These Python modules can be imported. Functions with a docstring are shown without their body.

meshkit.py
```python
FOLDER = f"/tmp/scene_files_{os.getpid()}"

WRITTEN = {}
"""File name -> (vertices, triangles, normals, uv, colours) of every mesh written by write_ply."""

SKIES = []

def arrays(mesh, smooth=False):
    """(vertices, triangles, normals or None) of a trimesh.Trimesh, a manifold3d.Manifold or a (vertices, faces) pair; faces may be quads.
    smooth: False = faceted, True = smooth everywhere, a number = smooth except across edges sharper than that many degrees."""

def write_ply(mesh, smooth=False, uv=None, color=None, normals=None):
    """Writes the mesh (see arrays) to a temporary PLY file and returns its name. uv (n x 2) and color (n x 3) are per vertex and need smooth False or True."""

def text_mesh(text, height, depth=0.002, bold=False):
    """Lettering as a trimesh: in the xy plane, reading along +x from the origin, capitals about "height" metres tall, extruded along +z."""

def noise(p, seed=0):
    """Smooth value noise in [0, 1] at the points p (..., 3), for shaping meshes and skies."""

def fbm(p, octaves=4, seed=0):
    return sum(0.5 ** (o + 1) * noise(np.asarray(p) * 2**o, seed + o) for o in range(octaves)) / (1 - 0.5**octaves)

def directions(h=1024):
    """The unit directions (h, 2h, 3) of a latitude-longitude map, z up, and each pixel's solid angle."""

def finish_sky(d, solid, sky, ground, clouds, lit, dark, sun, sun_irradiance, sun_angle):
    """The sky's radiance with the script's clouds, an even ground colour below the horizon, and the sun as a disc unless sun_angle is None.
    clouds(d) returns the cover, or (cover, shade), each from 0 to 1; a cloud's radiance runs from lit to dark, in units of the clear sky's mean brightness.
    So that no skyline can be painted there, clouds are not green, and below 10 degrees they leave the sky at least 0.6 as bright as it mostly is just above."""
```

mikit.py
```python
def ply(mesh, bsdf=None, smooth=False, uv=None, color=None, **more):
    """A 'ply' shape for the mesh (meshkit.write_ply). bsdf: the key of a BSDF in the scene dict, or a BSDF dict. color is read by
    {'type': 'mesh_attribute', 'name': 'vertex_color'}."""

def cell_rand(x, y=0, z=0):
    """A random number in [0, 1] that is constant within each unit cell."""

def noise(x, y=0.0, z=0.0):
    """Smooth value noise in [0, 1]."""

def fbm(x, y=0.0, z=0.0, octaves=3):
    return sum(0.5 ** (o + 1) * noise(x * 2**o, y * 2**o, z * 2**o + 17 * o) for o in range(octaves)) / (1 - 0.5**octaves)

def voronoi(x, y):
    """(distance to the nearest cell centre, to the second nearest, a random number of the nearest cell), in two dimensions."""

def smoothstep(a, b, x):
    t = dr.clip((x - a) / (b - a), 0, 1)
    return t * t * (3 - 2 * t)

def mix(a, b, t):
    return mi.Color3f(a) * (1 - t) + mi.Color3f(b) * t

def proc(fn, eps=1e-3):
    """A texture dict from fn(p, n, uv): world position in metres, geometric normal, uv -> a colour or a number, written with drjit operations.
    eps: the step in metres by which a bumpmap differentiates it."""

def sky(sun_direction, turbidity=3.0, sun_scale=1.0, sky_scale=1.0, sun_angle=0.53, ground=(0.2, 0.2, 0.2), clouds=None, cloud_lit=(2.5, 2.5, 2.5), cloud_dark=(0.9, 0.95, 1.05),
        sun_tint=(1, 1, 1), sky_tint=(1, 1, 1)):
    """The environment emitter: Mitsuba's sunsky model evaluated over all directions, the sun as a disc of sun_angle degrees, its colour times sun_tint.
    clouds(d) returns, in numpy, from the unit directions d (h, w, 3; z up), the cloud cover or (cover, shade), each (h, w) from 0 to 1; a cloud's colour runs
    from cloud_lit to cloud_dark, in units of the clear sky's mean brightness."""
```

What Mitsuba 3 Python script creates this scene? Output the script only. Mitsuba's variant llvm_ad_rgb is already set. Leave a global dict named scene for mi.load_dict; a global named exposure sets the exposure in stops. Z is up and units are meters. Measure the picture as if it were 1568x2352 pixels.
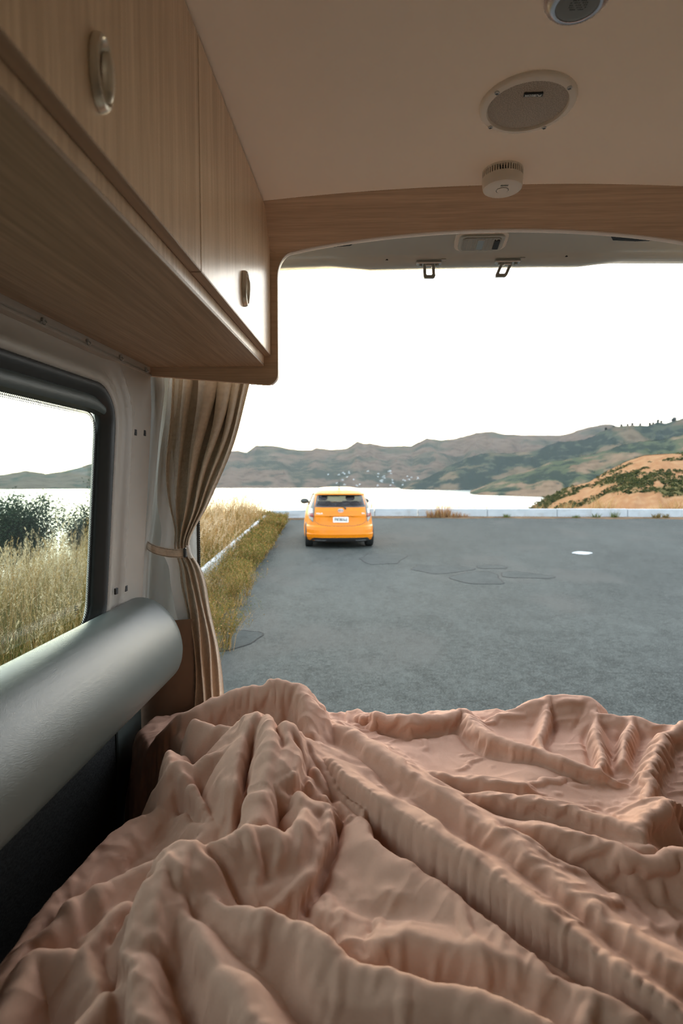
import math
import numpy as np
import trimesh
import mitsuba as mi
import drjit as dr
import mikit
import meshkit
import shapely
from shapely import affinity
from shapely.geometry import Polygon, LineString, Point
from scipy import ndimage
from mikit import noise, fbm, voronoi, smoothstep, mix, proc

T = mi.ScalarTransform4f
PI = math.pi

# ---------------------------------------------------------------- camera, sky, exposure
CAM = [0.0, 0.0, 1.70]
YAW, PITCH = math.radians(-2.9215), math.radians(3.4851)
FWD = [math.sin(YAW) * math.cos(PITCH), math.cos(YAW) * math.cos(PITCH), -math.sin(PITCH)]
scene = {
    'camera': {'type': 'thinlens', 'fov': 61.04, 'fov_axis': 'x', 'aperture_radius': 0.0021, 'focus_distance': 1.55,
               'near_clip': 0.02, 'far_clip': 20000.0,
               'to_world': T().look_at(origin=CAM, target=[CAM[i] + FWD[i] for i in range(3)], up=[0, 0, 1])},
}


def thin_haze(d):
    """a thin even veil of high cloud, a little uneven"""
    n = meshkit.fbm(np.stack([d[..., 0] * 2.2, d[..., 1] * 2.2, d[..., 2] * 5.0], -1), 4, 5)
    return .70 + .10 * (n - .5), .5 * n


scene['sky'] = mikit.sky([-0.13, 1.0, 0.15], turbidity=4.0, sun_scale=0.0, sky_scale=23.0, ground=(.07, .07, .065),
                         clouds=thin_haze, cloud_lit=(1.02, 1.0, .99), cloud_dark=(.94, .96, 1.0), sky_tint=(.88, .97, 1.16))
exposure = 1.45

# ---------------------------------------------------------------- helpers
labels = {}


def lab(key, label=None, category=None, group=None, kind=None):
    d = {}
    if label: d['label'] = label
    if category: d['category'] = category
    if group: d['group'] = group
    if kind: d['kind'] = kind
    labels[key] = d
    return key


def numbered(key):
    free = lambda k: k not in scene and not any(q.startswith(k + '__') for q in scene)
    if free(key):
        return key
    i = 1
    while not free('%s_%03d' % (key, i)):
        i += 1
    return '%s_%03d' % (key, i)


def put(key, mesh, bsdf, smooth=30, **more):
    key = numbered(key)
    scene[key] = mikit.ply(mesh, bsdf, smooth=smooth, **more)
    return key


def tm(v, f):
    return trimesh.Trimesh(np.asarray(v, float), np.asarray(f, int), process=False)


def cat(ms):
    return trimesh.util.concatenate([m if isinstance(m, trimesh.Trimesh) else tm(m[0], quads(m[1])) for m in ms])


def quads(f):
    f = np.asarray(f, int)
    return np.vstack([f[:, [0, 1, 2]], f[:, [0, 2, 3]]]) if f.shape[1] == 4 else f


def box(x0, x1, y0, y1, z0, z1, b=0.0):
    lo, hi = np.array([x0, y0, z0], float), np.array([x1, y1, z1], float)
    lo, hi = np.minimum(lo, hi), np.maximum(lo, hi)
    if b <= 0:
        m = trimesh.creation.box(hi - lo)
        m.apply_translation((lo + hi) / 2)
        return m
    b = min(b, *(0.49 * (hi - lo)))
    pts = []
    for sx in (0, 1):
        for sy in (0, 1):
            for sz in (0, 1):
                c = np.where([sx, sy, sz], hi, lo)
                s = np.where([sx, sy, sz], -1, 1) * b
                for k in range(3):
                    o = s.copy()
                    o[k] = 0
                    pts.append(c + o)
    return trimesh.convex.convex_hull(np.array(pts))


AX = {'x': np.array([[0, 0, 1, 0], [1, 0, 0, 0], [0, 1, 0, 0], [0, 0, 0, 1.]]),     # polygon (u,v) -> (y,z), extruded along x
      'y': np.array([[1, 0, 0, 0], [0, 0, 1, 0], [0, 1, 0, 0], [0, 0, 0, 1.]]),     # polygon (u,v) -> (x,z), extruded along y
      'z': np.eye(4)}


def prism(poly, axis, a, b):
    ms = []
    for g in getattr(poly, 'geoms', [poly]):
        m = trimesh.creation.extrude_polygon(g, b - a, engine='earcut')
        m.apply_translation([0, 0, a])
        m.apply_transform(AX[axis])
        if axis == 'y': m.invert()
        ms.append(m)
    return cat(ms)


def rrect(u0, u1, v0, v1, r, n=8):
    return shapely.box(u0 + r, v0 + r, u1 - r, v1 - r).buffer(r, quad_segs=n)


def tube(pts, r, n=8, caps=True):
    """round tube along a polyline; r a number or one per point"""
    P = np.asarray(pts, float)
    r = np.broadcast_to(np.asarray(r, float), len(P))
    tan = np.gradient(P, axis=0)
    tan /= np.linalg.norm(tan, axis=1, keepdims=True) + 1e-12
    ref = np.array([0, 0, 1.]) if abs(tan[0, 2]) < .9 else np.array([1., 0, 0])
    rings = []
    for p, t, q in zip(P, tan, r):
        a = np.cross(t, ref); a /= np.linalg.norm(a) + 1e-12
        b = np.cross(t, a)
        ph = np.arange(n) / n * 2 * PI
        rings.append(p + q * (np.cos(ph)[:, None] * a + np.sin(ph)[:, None] * b))
        ref = -np.cross(t, a) if False else ref
    v = np.concatenate(rings)
    f = []
    for i in range(len(P) - 1):
        for j in range(n):
            f.append([i * n + j, i * n + (j + 1) % n, (i + 1) * n + (j + 1) % n, (i + 1) * n + j])
    f = quads(f)
    if caps:
        k = len(v)
        v = np.vstack([v, P[0], P[-1]])
        e = []
        for j in range(n):
            e.append([k, (j + 1) % n, j])
            e.append([k + 1, (len(P) - 1) * n + j, (len(P) - 1) * n + (j + 1) % n])
        f = np.vstack([f, e])
    return tm(v, f)


def grid(V, close_u=False):
    """mesh from an (n, m, 3) grid of points"""
    V = np.asarray(V, float)
    n, m = V.shape[:2]
    i, j = np.meshgrid(np.arange(n if close_u else n - 1), np.arange(m - 1), indexing='ij')
    i2 = (i + 1) % n
    f = np.stack([i * m + j, i2 * m + j, i2 * m + j + 1, i * m + j + 1], -1).reshape(-1, 4)
    return tm(V.reshape(-1, 3), quads(f))


def lathe(profile, n=48, origin=(0, 0, 0), axis='z', flip=False):
    """profile: (r, h) points"""
    pr = np.asarray(profile, float)
    a = np.arange(n) / n * 2 * PI
    V = np.stack([np.cos(a)[:, None] * pr[:, 0], np.sin(a)[:, None] * pr[:, 0], np.broadcast_to(pr[:, 1], (n, len(pr)))], -1)
    m = grid(V, True)
    if flip: m.invert()
    if axis == 'x': m.apply_transform(np.array([[0, 0, 1, 0], [1, 0, 0, 0], [0, 1, 0, 0], [0, 0, 0, 1.]]))
    m.apply_translation(origin)
    return m


def rgb(c):
    return {'type': 'rgb', 'value': [float(x) for x in c]}


def two(b):
    return {'type': 'twosided', 'b': b}


def pbr(color, rough=.5, metal=0., spec=.5, **k):
    return two({'type': 'principled', 'base_color': color if isinstance(color, dict) else rgb(color), 'roughness': rough, 'metallic': metal, 'specular': spec, **k})


def bump(b, fn, scale, eps=1e-3):
    return two({'type': 'bumpmap', 'tex': proc(fn, eps), 'scale': scale, 'b': b['b'] if b.get('type') == 'twosided' else b})


# ---------------------------------------------------------------- materials
VC = {'type': 'mesh_attribute', 'name': 'vertex_color'}
M = {}
M['vertex_matte'] = two({'type': 'diffuse', 'reflectance': VC})
M['plant'] = {'type': 'principledthin', 'base_color': VC, 'roughness': .7, 'spec_trans': 0.0, 'diff_trans': .8}
M['body_metal'] = pbr((.33, .295, .25), .45)
M['rear_metal'] = pbr((.40, .415, .385), .40)
M['felt'] = bump(pbr((.85, .745, .625), .9, spec=.2), lambda p, n, uv: fbm(p.x * 420, p.y * 420, p.z * 420, 2), .0006, 4e-4)


def wood(along, dark, light, s=1.0):
    def f(p, n, uv):
        q = [p.x, p.y, p.z]
        l = q.pop('xyz'.index(along))
        wob = .010 * noise(q[0] * 9, q[1] * 9, l * 2.2)
        g = .34 * noise((q[0] + wob) * 90 * s, (q[1] + wob) * 90 * s, l * 1.3) + .40 * noise((q[0] + wob) * 330 * s, (q[1] + wob) * 330 * s, l * 6) + .2 * noise(q[0] * 800, q[1] * 800, l * 28)
        band = .30 * (noise((q[0] + wob) * 14, (q[1] + wob) * 14, l * .5) - .5)
        return mix(dark, light, dr.clip(smoothstep(.08, .92, g) + band, 0, 1))
    return f


M['door_wood'] = pbr(proc(wood('z', (.44, .305, .195), (.60, .44, .30))), .26, spec=.55)
M['shelf_wood'] = pbr(proc(wood('y', (.24, .165, .105), (.36, .255, .17))), .48, spec=.4)
M['trim_wood'] = pbr(proc(wood('x', (.42, .295, .20), (.60, .44, .31))), .45, spec=.4)
M['edge_band'] = pbr((.58, .50, .43), .4)
M['vinyl'] = bump(pbr((.085, .096, .086), .33, spec=.6), lambda p, n, uv: voronoi(p.y * 520 + 2 * noise(p.z * 300, p.x * 300), (p.x - p.z) * 520)[0], .0003, 4e-4)
M['carpet'] = pbr(proc(lambda p, n, uv: mix((.012, .013, .013), (.05, .052, .05), fbm(p.x * 300, p.y * 300, p.z * 300, 2))), .95, spec=.1)


def weave(p, n, uv):
    u, v = uv.x * 900, uv.y * 900
    q = .5 * (dr.floor(u) + dr.floor(v))
    over = dr.select(q - dr.floor(q) < .25, 1.0, 0.0)
    t = .55 * over + .45 * noise(uv.x * 300, uv.y * 300) 
    t = .7 * t + .3 * noise(uv.x * 40, uv.y * 700)
    return mix((.34, .285, .215), (.68, .59, .47), t)


M['curtain_cloth'] = pbr(proc(weave), .9, spec=.15)
M['lining'] = pbr((.62, .60, .54), .8, spec=.2)
M['rubber'] = pbr((.018, .02, .019), .5)
M['header_strip'] = pbr((.045, .058, .053), .42)
M['glass'] = {'type': 'thindielectric', 'int_ior': 1.3, 'specular_transmittance': rgb((.80, .93, .86))}
M['car_glass'] = {'type': 'thindielectric', 'int_ior': 1.25, 'specular_transmittance': rgb((.26, .29, .285))}
M['plastic'] = pbr((.66, .60, .52), .45)
M['grille'] = pbr(proc(lambda p, n, uv: mix((.24, .205, .165), (.40, .345, .285), smoothstep(.2, .5, voronoi(p.x * 480, p.y * 480)[0]))), .6)
M['chrome'] = two({'type': 'roughconductor', 'material': 'Cr', 'alpha': .06, 'distribution': 'ggx'})
M['steel'] = pbr((.42, .44, .43), .38, .7)
M['frosted_lens'] = pbr((.16, .17, .165), .35)
M['clear_lens'] = pbr((.30, .30, .27), .15, spec=.6)
M['brown_panel'] = pbr((.17, .118, .078), .6)
M['black'] = pbr((.02, .021, .022), .45)
M['pull_metal'] = pbr((.62, .56, .47), .30, .55)


def cotton(p, n, uv):
    t = .6 * fbm(p.x * 9, p.y * 9, p.z * 9, 3) + .4 * noise(p.x * 420, p.y * 420, p.z * 420)
    return mix((.475, .285, .205), (.53, .325, .238), t)


M['cotton'] = pbr(proc(cotton), .85, spec=.15, sheen=.08, sheen_tint=.6)


def asphalt(p, n, uv):
    a, b, r = voronoi(p.x * 70, p.y * 70)
    stone = r * (1 - smoothstep(.25, .62, a))
    big = fbm(p.x * .55, p.y * .32, 3.0, 4)
    mid = fbm(p.x * 4, p.y * 3, 9.0, 3)
    grit = noise(p.x * 26, p.y * 26, 5)
    t = .58 * stone + .34 * grit + .22 * (big - .5) * 1.4 + .26 * (mid - .5) + .05
    # hairline cracks: the seams between large wandering cells
    wx, wy = 1.3 * fbm(p.x * .9, p.y * .9, 1.0, 3), 1.3 * fbm(p.x * .9, p.y * .9, 7.0, 3)
    c0, c1, cr = voronoi(p.x * .33 + wx, p.y * .33 + wy)
    crack = (1 - smoothstep(.0, .016, c1 - c0)) * smoothstep(.52, .66, fbm(p.x * .35, p.y * .3, 21.0, 2))
    col = mix((.010, .0145, .013), (.074, .086, .078), dr.clip(t, 0, 1))
    col = mix(col, (.060, .060, .053), .35 * smoothstep(.58, .75, fbm(p.x * .8, p.y * .5, 31.0, 3)))
    return mix(col, (.018, .02, .018), .75 * crack)


M['asphalt'] = bump(pbr(proc(asphalt), .82, spec=.24), lambda p, n, uv: voronoi(p.x * 70, p.y * 70)[0], .003, 2e-3)
M['tar'] = pbr((.020, .022, .021), .8, spec=.15)
M['patch'] = pbr(proc(lambda p, n, uv: mix((.027, .032, .0295), (.060, .067, .062), .5 * noise(p.x * 45, p.y * 45) + .5 * fbm(p.x * 6, p.y * 6, 0, 2))), .9, spec=.12)


def painted_concrete(p, n, uv):
    worn = smoothstep(.55, .72, fbm(p.x * 1.7, p.y * 1.7, p.z * 6, 4))
    streak = smoothstep(.6, .8, fbm(p.x * 7, p.y * 7, p.z * 1.5, 3))
    c = mix((.31, .345, .355), (.40, .435, .445), fbm(p.x * 3, p.y * 3, p.z * 3, 3))
    c = mix(c, (.22, .22, .20), .45 * worn)
    return mix(c, (.25, .23, .20), .35 * streak)


M['painted_concrete'] = pbr(proc(painted_concrete), .85, spec=.25)
M['earth'] = pbr(proc(lambda p, n, uv: mix((.048, .034, .022), (.145, .098, .056), fbm(p.x * 5, p.y * 5, p.z * 5, 4))), .95, spec=.1)
M['sea'] = bump(pbr((.10, .14, .14), .22, spec=.5), lambda p, n, uv: fbm(p.x * .22, p.y * .09, 0, 3), .9, .3)
M['car_paint'] = pbr((.62, .185, .002), .30, spec=.22, clearcoat=.22, clearcoat_gloss=.95)
M['lens_red'] = pbr((.20, .012, .014), .2, spec=.4)
M['lens_clear'] = pbr((.17, .175, .175), .2, .2)
M['cabin_dark'] = pbr((.006, .007, .007), .7, spec=.1)
M['plate_white'] = pbr((.75, .76, .74), .35)
for k, b in M.items():
    scene[k] = b
# ================================================================ the van: the room
XL, XR, XC = -0.58, 1.17, 0.295          # left and right wall, middle
ZC = 2.36                                 # ceiling at the cabinets
YT = 1.50                                 # wooden trim at the rear


def wall_x(z):
    """the side wall leans out below"""
    return XL - .035 * np.clip((1.86 - np.asarray(z, float)) / .48, 0, 2.2)


def mirror(m):
    m = m.copy()
    m.vertices[:, 0] = 2 * XC - m.vertices[:, 0]
    m.invert()
    return m


# ceiling, slightly vaulted
xs, ys = np.linspace(-.70, 1.30, 41), np.linspace(-1.9, 1.44, 12)
top = lambda x: 2.379 - .055 * (x - XC) ** 2
lo = np.array([[[x, y, top(x)] for y in ys] for x in xs])
c1 = grid(lo)
up = lo + [0, 0, .03]
lab(put('ceiling', cat([c1, grid(up)]), 'felt', True), 'beige felt lined van ceiling', kind='structure')

# side walls with a window opening each
WY0, WY1, WZ0, WZ1, WR = -.45, 1.29, 1.335, 1.887, .075


def ring(prof, r0=WR, y0=WY0, y1=WY1, z0=WZ0, z1=WZ1, k=10):
    """pressed surround: profile of (offset outward, depth: + = into the room) around the rounded opening"""
    rows = []
    for o, d in prof:
        r = r0 + o
        pts = []
        for cy, cz, a0 in ((y1 - r0, z1 - r0, 0), (y0 + r0, z1 - r0, 90), (y0 + r0, z0 + r0, 180), (y1 - r0, z0 + r0, 270)):
            for a in np.radians(a0 + np.linspace(0, 90, k)):
                pts.append((cy + r * math.cos(a), cz + r * math.sin(a)))
        pts = np.array(pts)
        rows.append(np.c_[wall_x(pts[:, 1]) + d, pts[:, 0], pts[:, 1]])
    V = np.array(rows).transpose(1, 0, 2)
    return grid(V, True)


prof = [(-.002, -.026), (0, -.022), (.006, -.012), (.014, -.003), (.022, .0015), (.032, .002), (.040, -.002), (.050, -.008), (.062, -.011), (.078, -.0105), (.088, -.006), (.097, -.001), (.108, 0)]
OUT = .108
sheet = Polygon([(-1.9, 1.20), (1.515, 1.20), (1.515, 2.40), (-1.9, 2.40)]).difference(rrect(WY0 - OUT, WY1 + OUT, WZ0 - OUT, WZ1 + OUT, WR + OUT, 10))
tri = trimesh.creation.extrude_polygon(sheet, .001, engine='earcut')
keep = np.abs(tri.face_normals[:, 2]) > .9
tri = tm(tri.vertices, tri.faces[keep & (tri.vertices[tri.faces].mean(1)[:, 2] > .0005)])
tri = tri.subdivide_to_size(.12)
v = np.array(tri.vertices)
flat = tm(np.c_[wall_x(v[:, 1]), v[:, 0], v[:, 1]], tri.faces)
outer = tm(np.c_[wall_x(v[:, 1]) - .06, v[:, 0], v[:, 1]], tri.faces)
surround = ring(prof)
reveal = ring([(-.002, -.026), (.03, -.06)])
wall_mesh = cat([flat, surround, outer, reveal])
lab(put('wall_left', wall_mesh, 'body_metal', 40), 'grey beige metal van side wall around the window', kind='structure')
lab(put('wall_right', box(1.17, 1.20, -1.9, 1.515, 1.2, 2.40), 'body_metal', 40), 'right side wall of the van', kind='structure')
# square plug holes in the wall behind the window: small recessed black plugs
for y, z in ((1.418, 1.810), (1.476, 1.8125), (1.353, 1.4245), (1.408, 1.4205)):
    x = float(wall_x(z))
    put('wall_left__square_plug', cat([box(x - .004, x + .0012, y - .0065, y + .0065, z - .0075, z + .0075, .001)]), 'black', 30)

# windows: gasket, header strip, tinted glass, dotted edge print
gasket = ring([(.016, -.006), (.014, .0005), (.008, .003), (.001, .0025), (-.006, -.002), (-.012, -.009), (-.019, -.016), (-.022, -.021), (-.022, -.030)])


def window(name, f, label):
    t = name
    gx = float(wall_x(1.6)) - .024
    pane = rrect(WY0 + .012, WY1 - .012, WZ0 + .012, WZ1 - .012, WR - .012, 8)
    pm = trimesh.creation.extrude_polygon(pane, .001, engine='earcut')
    k = (np.abs(pm.face_normals[:, 2]) > .9) & (pm.vertices[pm.faces].mean(1)[:, 2] > .0005)
    pm = tm(pm.vertices, pm.faces[k]).subdivide_to_size(.1)
    q = np.array(pm.vertices)
    put(t + '__pane', f(tm(np.c_[wall_x(q[:, 1]) - .026, q[:, 0], q[:, 1]], pm.faces)), 'glass', True)
    put(t + '__gasket', f(gasket), 'rubber', 40)
    # dark header strip under the top of the opening
    hp = []
    for o, d in ((.000, -.0245), (.006, -.012), (.016, -.006), (.030, -.006), (.038, -.010), (.043, -.0235)):
        yy = np.linspace(WY0 + .03, WY1 - .022, 40)
        zz = WZ1 - .004 - o - .020 * np.clip((yy - (WY1 - .11)) / .09, 0, 1) ** 2 * (1 - o / .06)
        hp.append(np.c_[wall_x(zz) + d, yy, zz])
    put(t + '__header_strip', f(grid(np.array(hp).transpose(1, 0, 2))), 'header_strip', 40)
    fr = []
    for row, (off, s) in enumerate(((.0245, .0032), (.0292, .0026), (.0332, .0019), (.0366, .0013))):
        r = WR - off
        line = rrect(WY0 + off, WY1 - off, WZ0 + off, WZ1 - off - .022, r, 12).exterior
        n = int(line.length / .0052)
        for i in range(n):
            p = line.interpolate((i + .5 * (row % 2)) / n * line.length)
            y, z = p.x, p.y
            x = float(wall_x(z)) - .0255
            if y < .55: continue
            a = np.arange(6) * PI / 3
            ve = np.c_[np.full(6, x), y + s * np.cos(a), z + s * np.sin(a)]
            fr.append((ve, [[0, 1, 2], [0, 2, 3], [0, 3, 4], [0, 4, 5]]))
    V = np.concatenate([a for a, _ in fr]); F = np.concatenate([np.array(b) + 6 * i for i, (_, b) in enumerate(fr)])
    lab(put(t + '__dot_print', f(tm(V, F)), 'rubber', False), 'fine black dots along the edge of the glass', kind='stuff')
    lab(t, label, kind='structure')


window('window_1', lambda m: m, 'tinted van side window with black rubber edge, grass and water behind')
# the glass maker's small etched mark in the lower rear corner
marks = []
for i, (w, h) in enumerate(((.014, .0016), (.011, .0014), (.016, .0022), (.009, .0014), (.013, .0016), (.006, .0012))):
    z = 1.418 - i * .0042
    for k in range(int(w / .0024)):
        y = 1.205 + k * .0026
        x = float(wall_x(z)) - .0255
        marks.append(box(x, x + .0003, y, y + .0016, z, z + h))
put('window_1__maker_mark', cat(marks), 'rubber', False)

# floor, front bulkhead with windscreen opening
lab(put('floor', box(-.70, 1.30, -1.95, 1.74, .60, .64), 'carpet'), 'dark van floor', kind='structure')
front = Polygon([(-.72, .62), (1.31, .62), (1.31, 2.42), (-.72, 2.42)])
lab(put('wall_front', prism(front, 'y', -1.95, -1.90), 'carpet'), 'dark front bulkhead of the van', kind='structure')
lab(put('roof', box(-.72, 1.31, -1.95, 1.78, 2.43, 2.45), 'body_metal'), 'outer roof of the van', kind='structure')

# ---------------------------------------------------------------- rear wooden trim: an arch with a rounded corner, its left leg caps the cabinet
def arch_z(x):
    return 2.304 - .13 * (x - XC) ** 2 - .30 * np.clip(np.abs(x - XC) - .42, 0, 1) ** 2


px = np.linspace(-.200, 2 * XC + .200, 61)
lower = [(x, arch_z(x)) for x in px]
x0, z0 = -.2415, 2.205
cor = [(x0, 1.993)] + [(x0, z0)] + [(x0 + .0415 * (1 - math.cos(t)), z0 + (arch_z(px[0]) - z0) * math.sin(t)) for t in np.linspace(.15, PI / 2 - .02, 9)]
rr = .028
foot = [(x0 - rr + rr * math.cos(t), 1.993 - rr + rr * math.sin(t)) for t in np.linspace(0, -PI / 2, 9)]
left_side = [(-.604, 2.45), (-.604, 1.965)] + foot[::-1] + cor
mir = lambda L: [(2 * XC - a, b) for a, b in L][::-1]
outline = left_side + lower + mir(left_side)
trim_poly = Polygon(outline).buffer(0)


def lean(m):
    """above the corner the panel leans towards the room"""
    v = np.array(m.vertices)
    v[:, 1] -= .075 * np.clip((v[:, 2] - 2.27) / .09, 0, 1.2)
    return tm(v, m.faces)


trim_mesh = prism(trim_poly, 'y', YT, YT + .016).subdivide_to_size(.05)
lab(put('trim_1', lean(trim_mesh), 'trim_wood', 20), 'wood grain arched trim framing the open rear of the van', kind='structure')
# pale edge band along the arch and the leg
ebp = [(x0, 1.97)] + [c for c in cor[1:]] + lower + [(2 * XC - a, b) for a, b in cor[:0:-1]] + [(2 * XC - x0, 1.97)]
P = np.array(foot[::-1][2:] + ebp[1:-1])
V = []
tn = np.gradient(P, axis=0); tn /= np.linalg.norm(tn, axis=1, keepdims=True)
nrm = np.c_[tn[:, 1], -tn[:, 0]]
for d, y in ((-.0005, -.001), (.0016, -.0014), (.0022, .003), (.0022, .014), (0, .0175)):
    V.append(np.c_[P[:, 0] + nrm[:, 0] * d, np.full(len(P), YT + y), P[:, 1] + nrm[:, 1] * d])
lab(put('trim_1__edge_band', lean(grid(np.array(V).transpose(1, 0, 2))), 'edge_band', 40), 'pale edge band along the arch')

# ---------------------------------------------------------------- overhead cabinet
t = 'overhead_cabinet'
lab(t, 'wood grain overhead cabinet with two doors above the side window', 'cabinet')
put(t + '__underside', box(-.600, -.2775, -1.2, YT - .001, 1.984, 1.999, .001), 'shelf_wood')
lab(put(t + '__front_rail', box(-.2765, -.2762, -1.2, YT - .001, 1.9905, 2.0100), 'door_wood'), 'narrow pale rail under the doors')
put(t + '__carcass', box(-.60, -.2785, -1.2, YT - .002, 1.999, 2.352, .001), 'door_wood')
lab(put(t + '__front_rail_edge', box(-.279, -.2758, -1.2, YT - .001, 1.984, 1.9905, .0008), 'shelf_wood'), 'darker lower edge of the rail')


def pull(y, z):
    """oval finger pull: a raised lens shaped rim with a scooped middle"""
    n, prof = 40, [(1.0, .000), (.985, .004), (.93, .0075), (.84, .0085), (.76, .006), (.70, .000), (.55, -.004), (0.0, -.005)]
    a = np.arange(n) / n * 2 * PI
    V = []
    for s, h in prof:
        V.append(np.c_[np.full(n, h), np.sign(np.cos(a)) * np.abs(np.cos(a)) ** 1.0 * .0185 * s, .036 * s * np.sin(a) * 1.0])
    m = grid(np.array(V).transpose(1, 0, 2), True)
    tab = []
    for s, h in ((1, .003), (.96, .0065), (.86, .009), (.6, .0110), (.3, .0116), (0, .0118)):
        tab.append(np.c_[np.full(n, h), .0068 * s * np.cos(a) + .0075, .025 * s * np.sin(a)])
    m2 = grid(np.array(tab).transpose(1, 0, 2), True)
    out = cat([m, m2])
    out.apply_translation([-.2580, y, z])
    return out


for a, b, y, wd in ((.2285, .8865, .558, 'second door from the rear, with an oval pull'), (.8895, YT - .0015, 1.186, 'door next to the open rear, with an oval pull'), (-.45, .2255, None, 'door nearest the cab')):
    d = put(t + '__door', box(-.2755, -.2586, a, b, 2.0125, 2.356, .0008), 'door_wood')
    lab(d, wd)
    put(d + '__lower_edge', box(-.2757, -.2588, a + .0005, b - .0005, 2.0108, 2.0128), 'shelf_wood')
    if y:
        lab(put(d + '__pull', pull(y, 2.080), 'pull_metal', 40), 'oval brushed metal pull')

# curtain rail on the side wall under the cabinet, with gliders
rp = [(-.574, 1.9835), (-.574, 1.972), (-.5765, 1.969), (-.5765, 1.9665), (-.571, 1.9645), (-.571, 1.9605), (-.590, 1.9605), (-.590, 1.9835)]
rail = prism(Polygon([(a, b) for a, b in rp]), 'y', -1.2, YT - .002)
lab('curtain_rail', 'thin pale curtain rail under the overhead cabinet', 'rail')
put('curtain_rail__track', rail, 'body_metal', 20)
for y in (.62, .80, 1.0, 1.159, 1.313, 1.462):
    g = cat([box(-.5745, -.569, y - .003, y + .003, 1.9705, 1.977, .001), trimesh.creation.torus(.0036, .0011, major_sections=14, minor_sections=6).apply_transform(trimesh.transformations.rotation_matrix(PI / 2, [1, 0, 0])).apply_translation([-.569, y, 1.968])])
    put('curtain_rail__glider', g, 'steel', 30)

# ---------------------------------------------------------------- rear pillar, lower side, padded ledge
pil = []
# blue grey rounded pillar of the rear doorway
for z, xa, w in ((2.02, -.600, .046), (1.93, -.600, .046), (1.80, -.606, .034), (1.66, -.614, .026), (1.50, -.625, .016), (1.36, -.632, .012), (1.0, -.66, .012)):
    a = np.linspace(PI, 0, 12)
    pil.append(np.c_[xa + w * .5 + w * .5 * np.cos(a), 1.545 - .014 * np.sin(a), np.full(12, z)])
p1 = grid(np.array(pil))
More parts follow.
